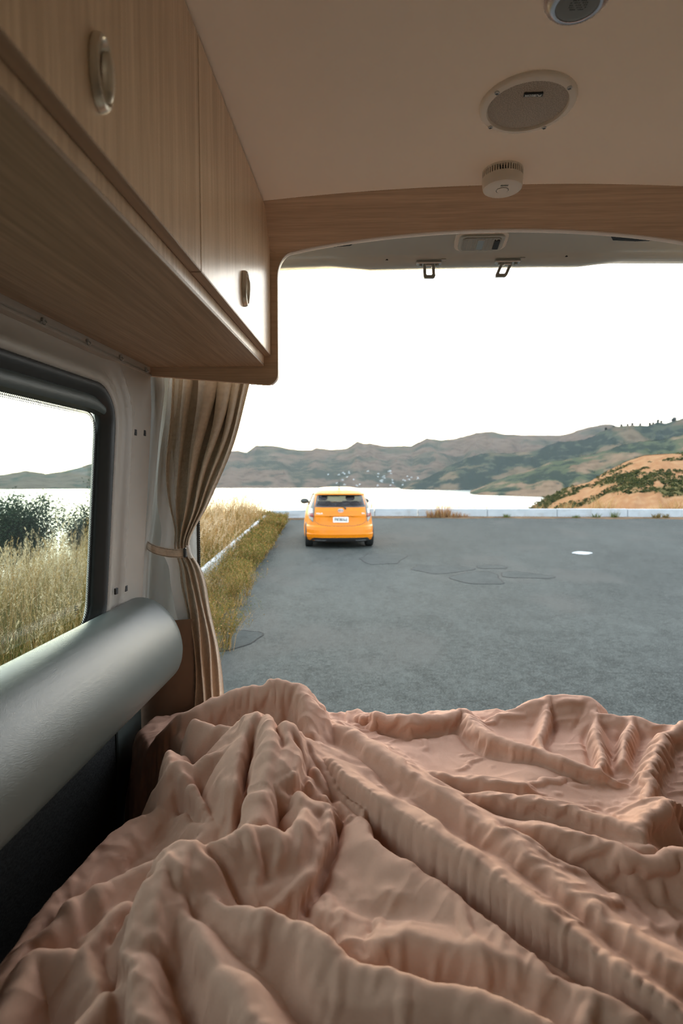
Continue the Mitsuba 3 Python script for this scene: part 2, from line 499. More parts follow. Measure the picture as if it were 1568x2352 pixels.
# wide pale inner panel facing the room, then the flange of the doorway
pil = []
for z, xa in ((2.03, -.566), (1.86, -.566), (1.76, -.570), (1.60, -.590), (1.50, -.606), (1.36, -.616), (1.0, -.64), (.62, -.66)):
    xb = xa * 1.062
    pil.append(np.array([[xb - .04, 1.53, z], [xb - .012, 1.56, z], [xb - .004, 1.63, z], [xb + .006, 1.645, z], [-.572, 1.655, z], [-.545, 1.665, z], [-.530, 1.685, z], [-.522, 1.705, z], [-.526, 1.722, z], [-.56, 1.73, z], [-.75, 1.735, z]]))
p2 = grid(np.array(pil))
lab(put('rear_pillar', cat([p1, p2]), 'rear_metal', 50), 'pale metal pillar at the left of the open rear doorway', kind='structure')
put('rear_pillar_001', mirror(cat([p1, p2])), 'rear_metal', 50)
lab('rear_pillar_001', 'pale metal pillar at the right of the rear doorway', kind='structure')
# ribbed black door seal along the pillar
zz = np.arange(.70, 2.30, .0065)
seal = cat([tube([(-.5215, 1.716, z) for z in (.66, 1.2, 1.8, 2.30)], .0062, 10)] + [box(-.5185, -.5135, 1.7105, 1.7125, z, z + .0035) for z in zz])
lab(put('door_seal', seal, 'rubber', 40), 'ribbed black rubber seal of the rear doorway beside the curtain', 'seal')

# lower side: dark carpet, brown panel and grey panel under the padded ledge
low = box(-.70, -.632, -1.9, 1.50, .64, 1.30)
lab(put('wall_lower', low, 'carpet'), 'dark carpeted lower side of the van beside the bed', kind='structure')
put('wall_lower__corner_panel', box(-.66, -.626, 1.37, 1.52, .64, 1.26, .003), 'header_strip')
lab(put('rear_pillar__foot_panel', grid(np.array([[[x, 1.56 + .02 * ((x + .62) / .1) ** 2, z] for x in np.linspace(-.655, -.50, 9)] for z in (.64, 1.30)])), 'brown_panel', True), 'brown lower panel behind the curtain')

# padded ledge: a rounded cross section swept along the side, closed by a soft rounded end
cs = np.array([(-.622, 1.380), (-.612, 1.387), (-.596, 1.389), (-.572, 1.384), (-.545, 1.368), (-.520, 1.342), (-.502, 1.312), (-.491, 1.278), (-.488, 1.246), (-.492, 1.216), (-.505, 1.190), (-.528, 1.172), (-.556, 1.163), (-.60, 1.158), (-.624, 1.157)])
tt = np.linspace(0, 1, len(cs)); t2 = np.linspace(0, 1, 45)
from scipy.interpolate import CubicSpline
cs = CubicSpline(tt, cs)(t2)
cen = np.array([-.60, 1.272])
rows = []
for y, s in [(-1.85, 1), (-.8, 1), (.2, 1), (.8, 1), (1.2, 1), (1.40, 1), (1.44, .998)] + [(1.44 + .055 * math.sin(a), .80 + .2 * math.cos(a)) for a in np.linspace(.15, PI / 2, 9)] + [(1.496, .6), (1.497, .3), (1.497, 0.0)]:
    q = cen + (cs - cen) * s
    rows.append(np.c_[q[:, 0], np.full(len(q), y), q[:, 1]])
lab(put('padded_ledge', grid(np.array(rows)), 'vinyl', 50), 'long grey green vinyl padded ledge under the side window', 'padded ledge')
put('wall_right__lower', mirror(low), 'carpet')
put('wall_right__padded_ledge', mirror(grid(np.array(rows))), 'vinyl', 50)

# ---------------------------------------------------------------- rear header above the doorway, with lamp and strikers
hx = np.linspace(XC - .90, XC + .90, 61)
prof = [(1.515, 2.405), (1.55, 2.370), (1.58, 2.3545), (1.625, 2.3465), (1.655, 2.3386), (1.680, 2.3296), (1.688, 2.3250), (1.694, 2.3195), (1.700, 2.3130), (1.712, 2.3072), (1.728, 2.3055), (1.760, 2.312), (1.80, 2.33)]
dip = lambda x: .0145 * np.clip(np.abs(x - XC) - .30, 0, .12) / .12 - .001
V = np.array([[[x, y, z + (dip(x) if z < 2.3215 else .4 * dip(x)) - .02 * (x - XC) ** 2] for y, z in prof] for x in hx])
hdr = grid(V)
lab(put('rear_header', hdr, 'rear_metal', 50), 'pale grey metal header over the open rear doorway', kind='structure')
for x in (-.05, .02, .62, .70):
    pass
for x in (XC - .252, XC + .25, XC + .58):
    put('rear_header__bolt_hole', lathe([(.0001, -.001), (.0042, -.001), (.0045, .002)], 14, (x, 1.697, 2.318 - .02 * (x - XC) ** 2), flip=True), 'black')
for sgn in (-1, 1):
    c = XC + sgn * .385
    pts = [(c + sgn * .14, 1.585), (c - sgn * .045, 1.585), (c - sgn * .040, 1.618), (c - sgn * .030, 1.632), (c + sgn * .03, 1.636), (c + sgn * .14, 1.630)]
    pg = Polygon(pts).buffer(.006).buffer(-.002)
    m = prism(pg, 'z', 0, .004)
    vv = np.array(m.vertices)
    vv[:, 2] += np.interp(vv[:, 1], [a for a, _ in prof][:7], [b for _, b in prof][:7]) - .006 - .02 * (vv[:, 0] - XC) ** 2
    put('rear_header__slot', tm(vv, m.faces), 'black', 20)
# cargo lamp
lz = lambda y: float(np.interp(y, [a for a, _ in prof][:7], [b for _, b in prof][:7]))
base = prism(rrect(XC - .070, XC + .070, 1.588, 1.662, .018), 'z', -.010, .01)
rim = prism(rrect(XC - .060, XC + .060, 1.593, 1.656, .015).difference(rrect(XC - .052, XC + .052, 1.598, 1.651, .012)), 'z', -.016, -.008)
lens = prism(rrect(XC - .052, XC + .052, 1.598, 1.651, .012), 'z', -.0185, -.008)
ribs = cat([box(XC - .048 + i * .0105, XC - .0445 + i * .0105, 1.601, 1.648, -.020, -.018, .0006) for i in range(10)])


def onto(m):
    v = np.array(m.vertices)
    v[:, 2] += np.array([lz(y) for y in v[:, 1]])
    return tm(v, m.faces)


lab('cargo_lamp', 'small rectangular clear lamp in the rear header above the doorway', 'lamp')
put('cargo_lamp__base', onto(base), 'plastic', 20)
put('cargo_lamp__rim', onto(rim), 'rear_metal', 20)
put('cargo_lamp__lens', onto(lens), 'clear_lens', 20)
put('cargo_lamp__lens_ribs', onto(ribs), 'clear_lens', 20)
put('cargo_lamp__bulb_holder', onto(cat([box(XC - .012, XC + .006, 1.604, 1.645, -.0205, -.017, .001)])), 'steel', 20)
put('cargo_lamp__switch', onto(cat([box(XC + .033, XC + .048, 1.606, 1.644, -.0215, -.017, .001)])), 'black', 20)


def striker(x, tilt, label):
    k = numbered('door_striker')
    lab(k, label, 'striker', 'door strikers on the rear header')
    z = 2.3115
    put(k + '__plate', box(x - .036, x + .036, 1.694, 1.716, z - .006, z + .002, .002), 'steel')
    for dx in (-.024, .024):
        put(k + '__bolt', trimesh.creation.cylinder(.0055, .006, sections=6).apply_translation([x + dx, 1.704, z - .009]), 'steel')
    put(k + '__spacer', box(x - .010, x + .010, 1.697, 1.713, z - .013, z - .004, .002), 'steel')
    loop = rrect(x - .0165, x + .0165, z - .045, z - .004, .006).difference(rrect(x - .0085, x + .0085, z - .037, z - .011, .004))
    m = prism(loop, 'y', 1.701, 1.709)
    v = np.array(m.vertices)
    v[:, 0] += tilt * (z - v[:, 2])
    put(k + '__loop', tm(v, m.faces), 'steel', 20)
    put(k + '__tab', box(x + .034, x + .048, 1.694, 1.706, z + .002, z + .006, .001), 'steel')


striker(.1622, 0.05, 'steel door striker loop hanging from the rear header, the left of two')
striker(.3840, -.42, 'steel door striker loop hanging from the rear header, the right of two, loop leaning left')

# ---------------------------------------------------------------- ceiling fittings
SX, SY, SR = .2815, 1.112, .0855
sz = float(top(SX))
lab('ceiling_speaker', 'round beige loudspeaker with fine grille set in the ceiling', 'speaker')
put('ceiling_speaker__ring', lathe([(SR, 0.0), (SR, -.003), (SR - .002, -.0065), (SR - .005, -.0085), (SR - .013, -.0095), (SR - .0145, -.008), (SR - .0155, -.003)], 96, (SX, SY, sz), flip=True), 'plastic', 50)
g = np.linspace(1, 0, 14)
put('ceiling_speaker__grille', lathe([((SR - .0145) * r, -.0045 - .008 * (1 - r * r)) for r in g], 96, (SX, SY, sz), flip=True), 'grille', True)
for a in (52, 135, 215, 318):
    a = math.radians(a)
    x, y = SX + (SR - .0075) * math.cos(a), SY + (SR - .0075) * math.sin(a)
    k = put('ceiling_speaker__screw', lathe([(.0045, 0), (.0042, -.0018), (.003, -.0026), (0, -.003)], 16, (x, y, sz - .0085), flip=True), 'steel')
    put(k + '__slot', cat([box(x - .0028, x + .0028, y - .0006, y + .0006, sz - .0118, sz - .0112), box(x - .0006, x + .0006, y - .0028, y + .0028, sz - .0118, sz - .0112)]), 'black', False)
put('ceiling_speaker__badge', prism(rrect(SX - .0165, SX + .0165, SY - .044, SY - .036, .0012), 'z', sz - .0125, sz - .0085), 'black', 20)
tx = meshkit.text_mesh('FUSION', .0046, .0006, True)
w = tx.bounds[1][0]
tx.apply_translation([-w / 2, -.0023, 0])
tx.apply_transform(trimesh.transformations.rotation_matrix(PI, [0, 1, 0]))
tx.apply_scale([.028 / w, 1, 1])
tx.apply_translation([SX, SY - .040, sz - .0126])
put('ceiling_speaker__badge_lettering', tx, 'plate_white', False)

DX, DY, DR = .2900, 1.349, .0432
dz = float(top(DX))
lab('smoke_detector', 'round white smoke detector hanging from the ceiling above the wooden arch', 'smoke detector')
put('smoke_detector__base', lathe([(DR + .001, 0), (DR + .001, -.004), (DR - .004, -.005), (DR - .007, -.0052), (DR - .007, -.0165), (DR - .004, -.0168), (DR + .0005, -.018)], 72, (DX, DY, dz), flip=True), 'plastic', 40)
put('smoke_detector__body', lathe([(DR + .001, -.0165), (DR + .0012, -.020), (DR + .0002, -.034), (DR - .0012, -.0385), (DR - .0045, -.0405), (DR - .02, -.0412), (0, -.0414)], 72, (DX, DY, dz), flip=True), 'plastic', 40)
put('smoke_detector__dark_gap', lathe([(DR - .0065, -.003), (DR - .0065, -.0175)], 60, (DX, DY, dz), flip=True), 'black', True)
for i in range(48):
    a = i / 48 * 2 * PI
    m = box(DR - .006, DR + .0008, -.0012, .0012, -.0175, -.004)
    m.apply_transform(trimesh.transformations.rotation_matrix(a, [0, 0, 1]))
    m.apply_translation([DX, DY, dz])
    put('smoke_detector__vent_slat', m, 'plastic', False)
put('smoke_detector__button', lathe([(.0128, -.0412), (.0124, -.0424), (.0117, -.0428), (0, -.0429)], 40, (DX, DY, dz), flip=True), 'plastic', 40)
put('smoke_detector__button_groove', lathe([(.0138, -.0416), (.0127, -.0417)], 40, (DX, DY, dz), flip=True), 'black', True)
put('smoke_detector__lettering', cat([box(DX - .008 + i * .0028, DX - .0062 + i * .0028, DY + sgn * .0025 - .0222, DY + sgn * .0025 - .0205, dz - .0421, dz - .0410) for i in range(6) for sgn in (-.6, .6)]), 'header_strip', False)

KX, KY, KR = .2895, .878, .0425
kz = float(top(KX))
lab('downlight', 'small round chrome downlight with frosted lens in the ceiling', 'lamp')
put('downlight__rim', lathe([(KR + .003, 0), (KR + .003, -.002), (KR + .001, -.006), (KR - .004, -.0115), (KR - .010, -.0145), (KR - .0125, -.0135), (KR - .013, -.010)], 80, (KX, KY, kz), flip=True), 'chrome', 60)
put('downlight__lens', lathe([(KR - .0128, -.0125), (KR - .016, -.0138), (KR - .022, -.0145), (0, -.0150)], 60, (KX, KY, kz), flip=True), 'frosted_lens', 40)
put('downlight__lens_print', cat([box(KX - .012 + .0028 * i, KX - .0102 + .0028 * i, KY - .012 + .004 * j, KY - .0108 + .004 * j, kz - .0155, kz - .0148) for i in range(9) for j in range(5) if (i + j * 3) % 4]), 'header_strip', False)
# ================================================================ curtain, gathered by a tie back
ROWS = np.array([(2.001, -.564, -.329), (1.90, -.572, -.352), (1.815, -.582, -.377), (1.743, -.586, -.406), (1.669, -.582, -.438), (1.596, -.571, -.472), (1.535, -.559, -.509), (1.495, -.560, -.515), (1.46, -.550, -.496), (1.398, -.541, -.471), (1.324, -.527, -.457), (1.248, -.521, -.442), (1.16, -.518, -.431), (1.071, -.521, -.422), (.968, -.526, -.419), (.80, -.53, -.415)])
zs = np.linspace(2.02, .80, 150)
Rz, RL, RR_ = ROWS[::-1, 0], ROWS[::-1, 1], ROWS[::-1, 2]
cl = CubicSpline(Rz, RL)(zs); cr = CubicSpline(Rz, RR_)(zs)
tie = np.exp(-((zs - 1.492) / .06) ** 2)
up_ = zs > 1.492
nu = 260
u = np.linspace(0, 1, nu)
# pleats: round fronts and sharp backs, at uneven spacing; fewer and softer below the tie
cur = []
for k, z in enumerate(zs):
    w = cr[k] - cl[k]
    h = np.clip((z - 1.492) / .5, 0, 1)
    l = np.clip((1.492 - z) / .45, 0, 1)
    if up_[k]:
        knots = np.array([0, .16, .42, .62, .80, .90, 1.0])
        amp = np.array([.008, .022, .046, .046, .030, .022, .008]) * (.45 + .55 * h)
    else:
        knots = np.array([0, .17, .40, .66, .86, 1.0])
        amp = np.array([.008, .020, .034, .030, .018, .008]) * (.55 + .45 * l)
    ph = np.interp(u, knots, np.arange(len(knots)))
    A = np.interp(u, knots, amp)
    c = np.abs(np.sin(PI * ph)) ** .75 if False else 1 - np.abs(np.cos(PI * ph)) ** 1.6
    # every knot is a valley that runs away from the room, between them the cloth bulges towards it
    d = A * (c * 1.25) - .004
    over = .10 * w * np.sin(2 * PI * ph) * (.6 + .4 * h) * (A / .03) * 1.2
    x = cl[k] + u * w + over * np.sin(PI * np.clip(u, 0, 1)) ** .3
    x += .0022 * np.sin(z * 21 + u * 9) * (1 - tie[k])
    y = 1.612 - d + .010 * np.sin(u * PI) * tie[k] - .012 * l * np.sin(u * PI)
    cur.append(np.c_[x, y, np.full(nu, z)])
cur = np.array(cur)
seg = np.linalg.norm(np.diff(cur[20], axis=0), axis=1)
uu = np.r_[0, np.cumsum(seg)]
UV = np.stack(np.broadcast_arrays(uu[None, :] * 1.0, zs[:, None]), -1)
lab('curtain', 'beige woven curtain gathered at the left of the open rear doorway', 'curtain')


def sheet(V, uv, key, bsdf, thick=.0016):
    m = grid(V)
    n = np.array(m.vertex_normals)
    m2 = tm(np.array(m.vertices) + n * thick, m.faces[:, ::-1])
    allm = cat([m, m2])
    k = numbered(key)
    scene[k] = mikit.ply(allm, bsdf, smooth=True, uv=np.vstack([uv.reshape(-1, 2)] * 2))
    return k


put_c = sheet(cur, UV, 'curtain__cloth', 'curtain_cloth')
# side hem: a doubled strip along the leading edge with its seam
hem = cur[:, :24].copy()
hem[..., 1] -= .0022
sheet(hem, UV[:, :24], 'curtain__hem', 'curtain_cloth', .0008)
seam = cur[::1, 5].copy(); seam[:, 1] -= .0034
put('curtain__seam', tube(seam, .00055, 5), 'header_strip', True)
# pale lining, showing behind the leading edge
lin = []
for k, z in enumerate(zs):
    e = np.interp(z, [.8, 1.0, 1.16, 1.32, 1.44, 1.50, 1.62, 1.75, 1.85], [.012, .012, .016, .034, .030, .040, .030, .012, .003])
    v = np.linspace(0, 1, 12)
    lin.append(np.c_[cl[k] - e + (e + .03) * v, 1.615 - .006 * np.sin(PI * v), np.full(12, z)])
put('curtain__lining', grid(np.array(lin)), 'lining', True)

# tie back strap
lab('curtain_tie_back', 'woven beige strap with a black snap holding the curtain', 'tie back')
sp = CubicSpline([0, .25, .55, .85, 1], [(-.6175, 1.553, 1.523), (-.596, 1.540, 1.506), (-.561, 1.556, 1.492), (-.527, 1.570, 1.4885), (-.514, 1.582, 1.491)])(np.linspace(0, 1, 40))
hw = .0125
V = []
for e, o in ((-1, 0), (-.98, -.0016), (0, -.0022), (.98, -.0016), (1, 0), (0, .0012), (-1, 0)):
    q = sp.copy()
    q[:, 2] += e * hw
    q[:, 1] += o
    V.append(q)
V = np.array(V).transpose(1, 0, 2)
uvs = np.stack(np.broadcast_arrays(np.linspace(0, .12, 40)[:, None], np.linspace(0, .05, 7)[None]), -1)
k = 'curtain_tie_back__strap'
scene[k] = mikit.ply(grid(V), 'curtain_cloth', smooth=True, uv=uvs.reshape(-1, 2))
for e in (-.8, .8):
    q = sp.copy(); q[:, 2] += e * hw; q[:, 1] -= .0022
    put('curtain_tie_back__stitching', tube(q, .0004, 4), 'header_strip', True)
put('curtain_tie_back__snap', box(-.5185, -.5115, 1.568, 1.586, 1.476, 1.503, .002), 'black', 30)
fl = []
for z, o in ((1.510, 0), (1.490, .003), (1.474, .009)):
    fl.append([[-.5115 + o * .6, 1.572, z], [-.506 + o, 1.574, z], [-.5035 + o, 1.582, z]])
put('curtain_tie_back__strap_end', grid(np.array(fl)), 'lining', True)

# ================================================================ bed
lab('mattress', 'mattress under the crumpled duvet in the van', 'mattress')
put('mattress', box(-.45, 1.06, -1.0, 1.53, .88, .992, .03), 'lining')
lab('bed_base', 'dark bed base in the back of the van', 'bed base')
put('bed_base', box(-.52, 1.10, -1.1, 1.54, .64, .885, .01), 'black')
# ================================================================ outside: ground, walls, sea, hills
rng = np.random.default_rng(11)
SEA = -50.0
xs, ys = np.r_[np.linspace(-3.2, 6, 60), np.linspace(6.6, 46, 40)], np.r_[np.linspace(-8, 3, 12), np.linspace(3.4, 24.9, 70)]
xs = np.r_[np.linspace(-6, -3.3, 8), xs]
GX, GY = np.meshgrid(xs, ys, indexing='ij')
GZ = .016 * (meshkit.fbm(np.stack([GX * .5, GY * .5, 0 * GX], -1), 3, 3) - .5)
lab(put('ground', grid(np.stack([GX, GY, GZ], -1)), 'asphalt', True), 'grey worn asphalt of the car park', kind='structure')


def gz(x, y):
    return .016 * (meshkit.fbm(np.stack([np.asarray(x) * .5, np.asarray(y) * .5, 0 * np.asarray(x)], -1), 3, 3) - .5)


def patch(pts, key='ground__asphalt_patch', h=.004, bs='patch', lb=None):
    pg = Polygon(pts).buffer(-.12).buffer(.26).buffer(-.14).segmentize(.12)
    ring_ = np.array(pg.exterior.coords)[:-1]
    wob = meshkit.noise(np.c_[ring_ * 5, 0 * ring_[:, 0]], 5) - .5
    c = ring_.mean(0)
    ring_ = c + (ring_ - c) * (1 + .10 * wob[:, None])
    m = prism(Polygon(ring_).buffer(0), 'z', -.02, h)
    v = np.array(m.vertices); v[:, 2] += gz(v[:, 0], v[:, 1])
    k = put(key, tm(v, m.faces), bs, 20)
    if lb: lab(k, lb)
    if key.startswith('ground'):               # the sunken dark seam around the patch
        pg2 = Polygon(ring_).buffer(0)
        w = pg2.buffer(.012).difference(pg2.buffer(-.004))
        m = prism(w, 'z', -.02, h + .0012)
        v = np.array(m.vertices); v[:, 2] += gz(v[:, 0], v[:, 1])
        put(k + '__seam', tm(v, m.faces), 'tar', 20)


patch([(-.23, 11.91), (-.06, 12.73), (.62, 12.91), (.78, 12.42), (.50, 11.28), (-.01, 11.14)], lb='dark patch of newer asphalt behind the car')
patch([(.75, 10.6), (.9, 11.03), (1.57, 11.06), (2.0, 10.75), (1.50, 10.3), (1.1, 10.1)])
patch([(1.31, 9.76), (1.62, 10.25), (2.05, 10.5), (2.2, 10.2), (2.14, 9.75), (2.12, 9.2), (1.58, 9.18)])
patch([(2.25, 9.85), (2.3, 10.3), (2.6, 10.5), (3.15, 9.95), (3.0, 9.75)])
patch([(-1.75, 6.04), (-1.45, 6.26), (-1.13, 6.15), (-1.24, 5.74), (-1.42, 5.50), (-1.75, 5.50)])
patch([(1.95, 10.75), (2.05, 11.15), (2.5, 11.2), (2.55, 10.8)], h=.004)
lab('paint_splash', 'flat pale white patch on the asphalt to the right', 'paint patch')
patch([(4.46, 13.1), (4.74, 13.42), (4.98, 13.15), (4.66, 12.75)], 'paint_splash', .004, 'painted_concrete')

# verge and slopes: earth left of the asphalt, falling away behind the walls to the water
EDGE = np.array([(-3, -1.05), (1.0, -1.12), (4, -1.40), (6.2, -1.70), (10, -2.15), (19.5, -3.05), (22.6, -3.80), (23.3, -3.2), (24.3, 40)])


def fall(x, y):
    """height of the land outside the asphalt"""
    d = np.maximum(np.maximum(y - (24.6 + .0 * x), 0), np.maximum(-(x + 4.6 + .10 * (y - 10)), 0) * .9)
    return -.03 - .62 * np.maximum(d - .8, 0) - .12 * np.minimum(d, .8) + .05 * (meshkit.fbm(np.stack([x * .8, y * .8, 0 * x], -1), 3, 9) - .5)


ux = np.r_[-np.geomspace(140, 6, 26), np.linspace(-5.6, -1.0, 24)]
uy = np.r_[np.linspace(-14, 24, 60), np.geomspace(24.7, 150, 24)]
A, B = np.meshgrid(ux, uy, indexing='ij')
ed = np.interp(B, EDGE[:, 0], EDGE[:, 1])
A2 = np.minimum(A, np.maximum(ed, -20))
A2 = np.where(A > -5.7, np.interp(A, [-5.6, -1.0], [-5.6, 0]) , A)
frac = np.clip((A + 5.6) / 4.6, 0, 1)
A2 = np.where(A > -5.7, -5.6 + frac * (np.where(B < 23.2, np.interp(B, EDGE[:, 0], EDGE[:, 1]), -3.6) + 5.6), A)
Z = np.where((B < 24.6) & (A > -4.5), .012 + .03 * (meshkit.fbm(np.stack([A2 * 2, B * 2, 0 * B], -1), 3, 2) - .3), fall(A2, B))
g1 = grid(np.stack([A2, B, Z], -1))
ux = np.linspace(-3.7, 60, 60); uy = np.geomspace(24.62, 160, 30)
A, B = np.meshgrid(ux, uy, indexing='ij')
g2 = grid(np.stack([A, B, fall(A, B)], -1))
lab(put('verge', cat([g1, g2]), 'earth', True), 'dry earth bank beside and beyond the car park', kind='structure')

# low white painted concrete walls, panel by panel
def wall_panels(name, a, b, n, label, h=.36, th=.22, first=0):
    lab(name, label, 'low wall')
    a, b = np.array(a, float), np.array(b, float)
    L = np.linalg.norm(b - a); d = (b - a) / L; nn = np.array([-d[1], d[0]])
    ang = math.atan2(d[1], d[0])
    for i in range(n):
        s0, s1 = L * i / n + .009, L * (i + 1) / n - .009
        hh = h + rng.uniform(-.006, .006)
        m = box(s0, s1, 0, th, -.25, hh, .018)
        m.apply_transform(trimesh.transformations.rotation_matrix(ang, [0, 0, 1]))
        m.apply_translation([a[0], a[1], 0])
        put(name + '__panel', m, 'painted_concrete', 30)


wall_panels('barrier_wall', (-3.95, 22.75), (.15, 24.35), 2, 'low white concrete wall behind the yellow car, left piece up to the corner')
wall_panels('barrier_wall_001', (.15, 24.40), (1.97, 24.45), 1, 'short piece of low white concrete wall just right of the car')
wall_panels('barrier_wall_002', (1.975, 24.45), (42.5, 25.2), 14, 'long low white concrete wall along the far edge of the car park, right of the car')
wall_panels('barrier_wall_003', (-2.28, 7.0), (-3.93, 22.6), 6, 'low white wall running back through the grass to the corner left of the car', th=.09)
dirt = []
for x in np.arange(-3.4, 40, .5):
    y = 24.32 if x > 0 else np.interp(x, [-3.95, .15], [22.72, 24.3])
    dirt.append((x, y))
dirt = np.array(dirt)
V = np.stack([np.c_[dirt[:, 0], dirt[:, 1] - o * (1 + .5 * np.sin(dirt[:, 0] * 2.1)) , np.full(len(dirt), z)] for o, z in ((-.10, .05), (.06, .045), (.22, .028), (.42, .004), (.5, -.02))], 1)
lab(put('verge__dirt_strip', grid(V), 'earth', True), 'strip of brown earth at the foot of the wall')

lab(put('sea', grid(np.array([[[x, y, SEA] for y in (40, 90, 200, 500, 1200, 3000, 8000)] for x in (-7000, -3000, -1000, 0, 1000, 3000, 7000)], float)), 'sea', True), 'bright calm water of the bay', kind='structure')

# hills ----------------------------------------------------------
RIDGE_FAR = [(-2900,2898,17.6), (-2674,3108,50.2), (-2471,3272,32.2), (-2256,3423,12.3), (-2138,3499,39.5), (-2045,3554,20.9), (-1969,3596,32.1), (-1833,3667,77.6), (-1727,3719,115.4), (-1515,3810,161.2), (-1278,3896,146.6), (-1112,3946,166.0), (-990,3979,176.1), (-924,3995,185.6), (-863,4008,171.0), (-801,4021,222.8), (-765,4028,217.0), (-694,4041,222.1), (-631,4051,211.8), (-574,4060,196.9), (-496,4070,191.1), (-429,4077,188.3), (-386,4082,205.1), (-292,4090,192.8), (-172,4096,200.7), (-135,4098,225.1), (-99,4099,252.5), (-47,4100,234.1), (-13,4100,240.1), (82,4099,218.5), (282,4090,217.5), (345,4085,250.3), (387,4082,271.1), (479,4072,255.1), (588,4058,267.0), (717,4037,302.6), (825,4016,309.4), (903,3999,290.2), (1008,3974,282.2), (1183,3926,276.1), (1265,3900,275.9), (1367,3865,312.5), (1469,3828,337.6), (1521,3808,337.5), (1614,3769,303.6), (1746,3710,311.6), (1951,3606,314.8), (2307,3390,330.1), (2661,3119,246.0)]
RIDGE_MID = [(105,2648,-55.7), (144,2646,-45.7), (193,2643,-23.9), (261,2637,-0.3), (336,2629,44.6), (385,2622,65.8), (434,2614,86.9), (478,2607,100.0), (524,2598,109.1), (593,2583,102.7), (713,2552,116.2), (795,2528,150.8), (885,2498,155.3), (918,2486,167.1), (965,2468,194.4), (992,2457,205.9), (1069,2425,210.7), (1107,2408,207.3), (1142,2391,218.6), (1169,2378,213.8), (1219,2353,229.9), (1322,2297,245.2), (1490,2192,245.3), (1678,2051,191.7)]
RIDGE_SPUR = [(317,2025,-61.6), (350,2020,-46.3), (415,2008,-14.7), (497,1989,14.9), (534,1979,25.0), (593,1962,50.8), (628,1951,54.7), (728,1916,77.4), (792,1891,101.0), (836,1872,110.8), (903,1841,116.7), (945,1819,131.0), (1051,1760,154.0), (1192,1668,163.0), (1299,1586,137.4)]
RIDGE_NEAR = [(97,409,-30.2), (109,406,-20.2), (120,402,-12.0), (132,399,-5.6), (145,394,-1.7), (155,391,5.4), (166,386,12.1), (175,382,15.6), (185,377,16.2), (194,373,16.4), (216,360,18.6), (245,341,18.9), (279,314,11.8)]


def hill(key, ridge, near, steep, seed, palette, label, rows=70, cols=420, back=1500, base=SEA - 4, vs=1.0, sub=1.0, shore=None):
    R = np.array(ridge, float)
    az = np.arctan2(R[:, 0], R[:, 1]); rad = np.hypot(R[:, 0], R[:, 1])
    a = np.linspace(az[0], az[-1], cols)
    zr = np.interp(a, az, R[:, 2]); rr_ = np.interp(a, az, rad)
    t = np.r_[np.linspace(0, 1, rows), 1 + np.linspace(.08, 1, 8)]
    A, Tt = np.meshgrid(a, t, indexing='ij')
    n0 = near(a) if callable(near) else np.full(cols, near)
    D = n0[:, None] + (rr_ - n0)[:, None] * np.minimum(Tt, 1) + back * np.maximum(Tt - 1, 0)
    X, Y = D * np.sin(A), D * np.cos(A)
    s = sub / 1000
    # spurs and gullies run down from the ridge
    gul = meshkit.fbm(np.stack([A * 34 + .35 * meshkit.noise(np.stack([X * 3 * s, Y * 3 * s, 0 * X], -1), seed), Tt * 2.2, 0 * X + seed], -1), 4, seed) - .5
    lump = meshkit.fbm(np.stack([X * 3.5 * s, Y * 3.5 * s, 0 * X], -1), 4, seed + 1) - .5
    up = np.clip(Tt, 0, 1)
    prof = up ** steep
    Z = base + (zr[:, None] - base) * prof
    env = np.sin(PI * np.clip(Tt, 0, 1)) ** .8
    Z = Z + vs * env * (np.maximum(zr - base, 20)[:, None]) * (.34 * gul + .10 * lump)
    Z = np.where(Tt > 1, zr[:, None] - (zr[:, None] - base) * (Tt - 1) * .9, Z)
    Z = Z + (meshkit.noise(np.stack([A * 900 / 5, 0 * A, 0 * A + 3], -1), seed + 2) - .5)[...] * np.where(Tt >= .98, 5.0 * sub ** -1, 0) * vs * np.where(Tt > 1.02, 0, 1)
    m = grid(np.stack([X, Y, Z], -1)[:, ::-1])
    P = np.stack([X, Y, Z], -1)[:, ::-1].reshape(-1, 3)
    col = palette(P, Tt[:, ::-1].reshape(-1), gul[:, ::-1].reshape(-1), lump[:, ::-1].reshape(-1), s, seed)
    k = numbered(key)
    scene[k] = mikit.ply(m, 'vertex_matte', smooth=True, color=np.clip(col, 0, 1))
    lab(k, label, kind='structure')
    return P, Tt[:, ::-1].reshape(-1), col


def st(a, b, x):
    t = np.clip((x - a) / (b - a), 0, 1)
    return (t * t * (3 - 2 * t))[..., None]


def mixc(a, b, t):
    return np.asarray(a) * (1 - t) + np.asarray(b) * t


def pal(grass, bush, forest, gthr=.5, fthr=.58):
    def f(P, t, gul, lump, s, seed):
        n1 = meshkit.fbm(np.stack([P[:, 0] * 6 * s, P[:, 1] * 6 * s, P[:, 2] * 14 * s], -1), 4, seed + 5)
        n2 = meshkit.fbm(np.stack([P[:, 0] * 26 * s, P[:, 1] * 26 * s, P[:, 2] * 40 * s], -1), 3, seed + 6)
        c = mixc(grass, np.array(grass) * .72, st(.35, .7, n2))
        c = mixc(c, bush, st(gthr - .07, gthr + .07, n1 - .5 * gul))
        return mixc(c, forest, st(fthr - .03, fthr + .03, n1 * .55 + n2 * .45 - .35 * gul + .10 * (.5 - t)))
    return f


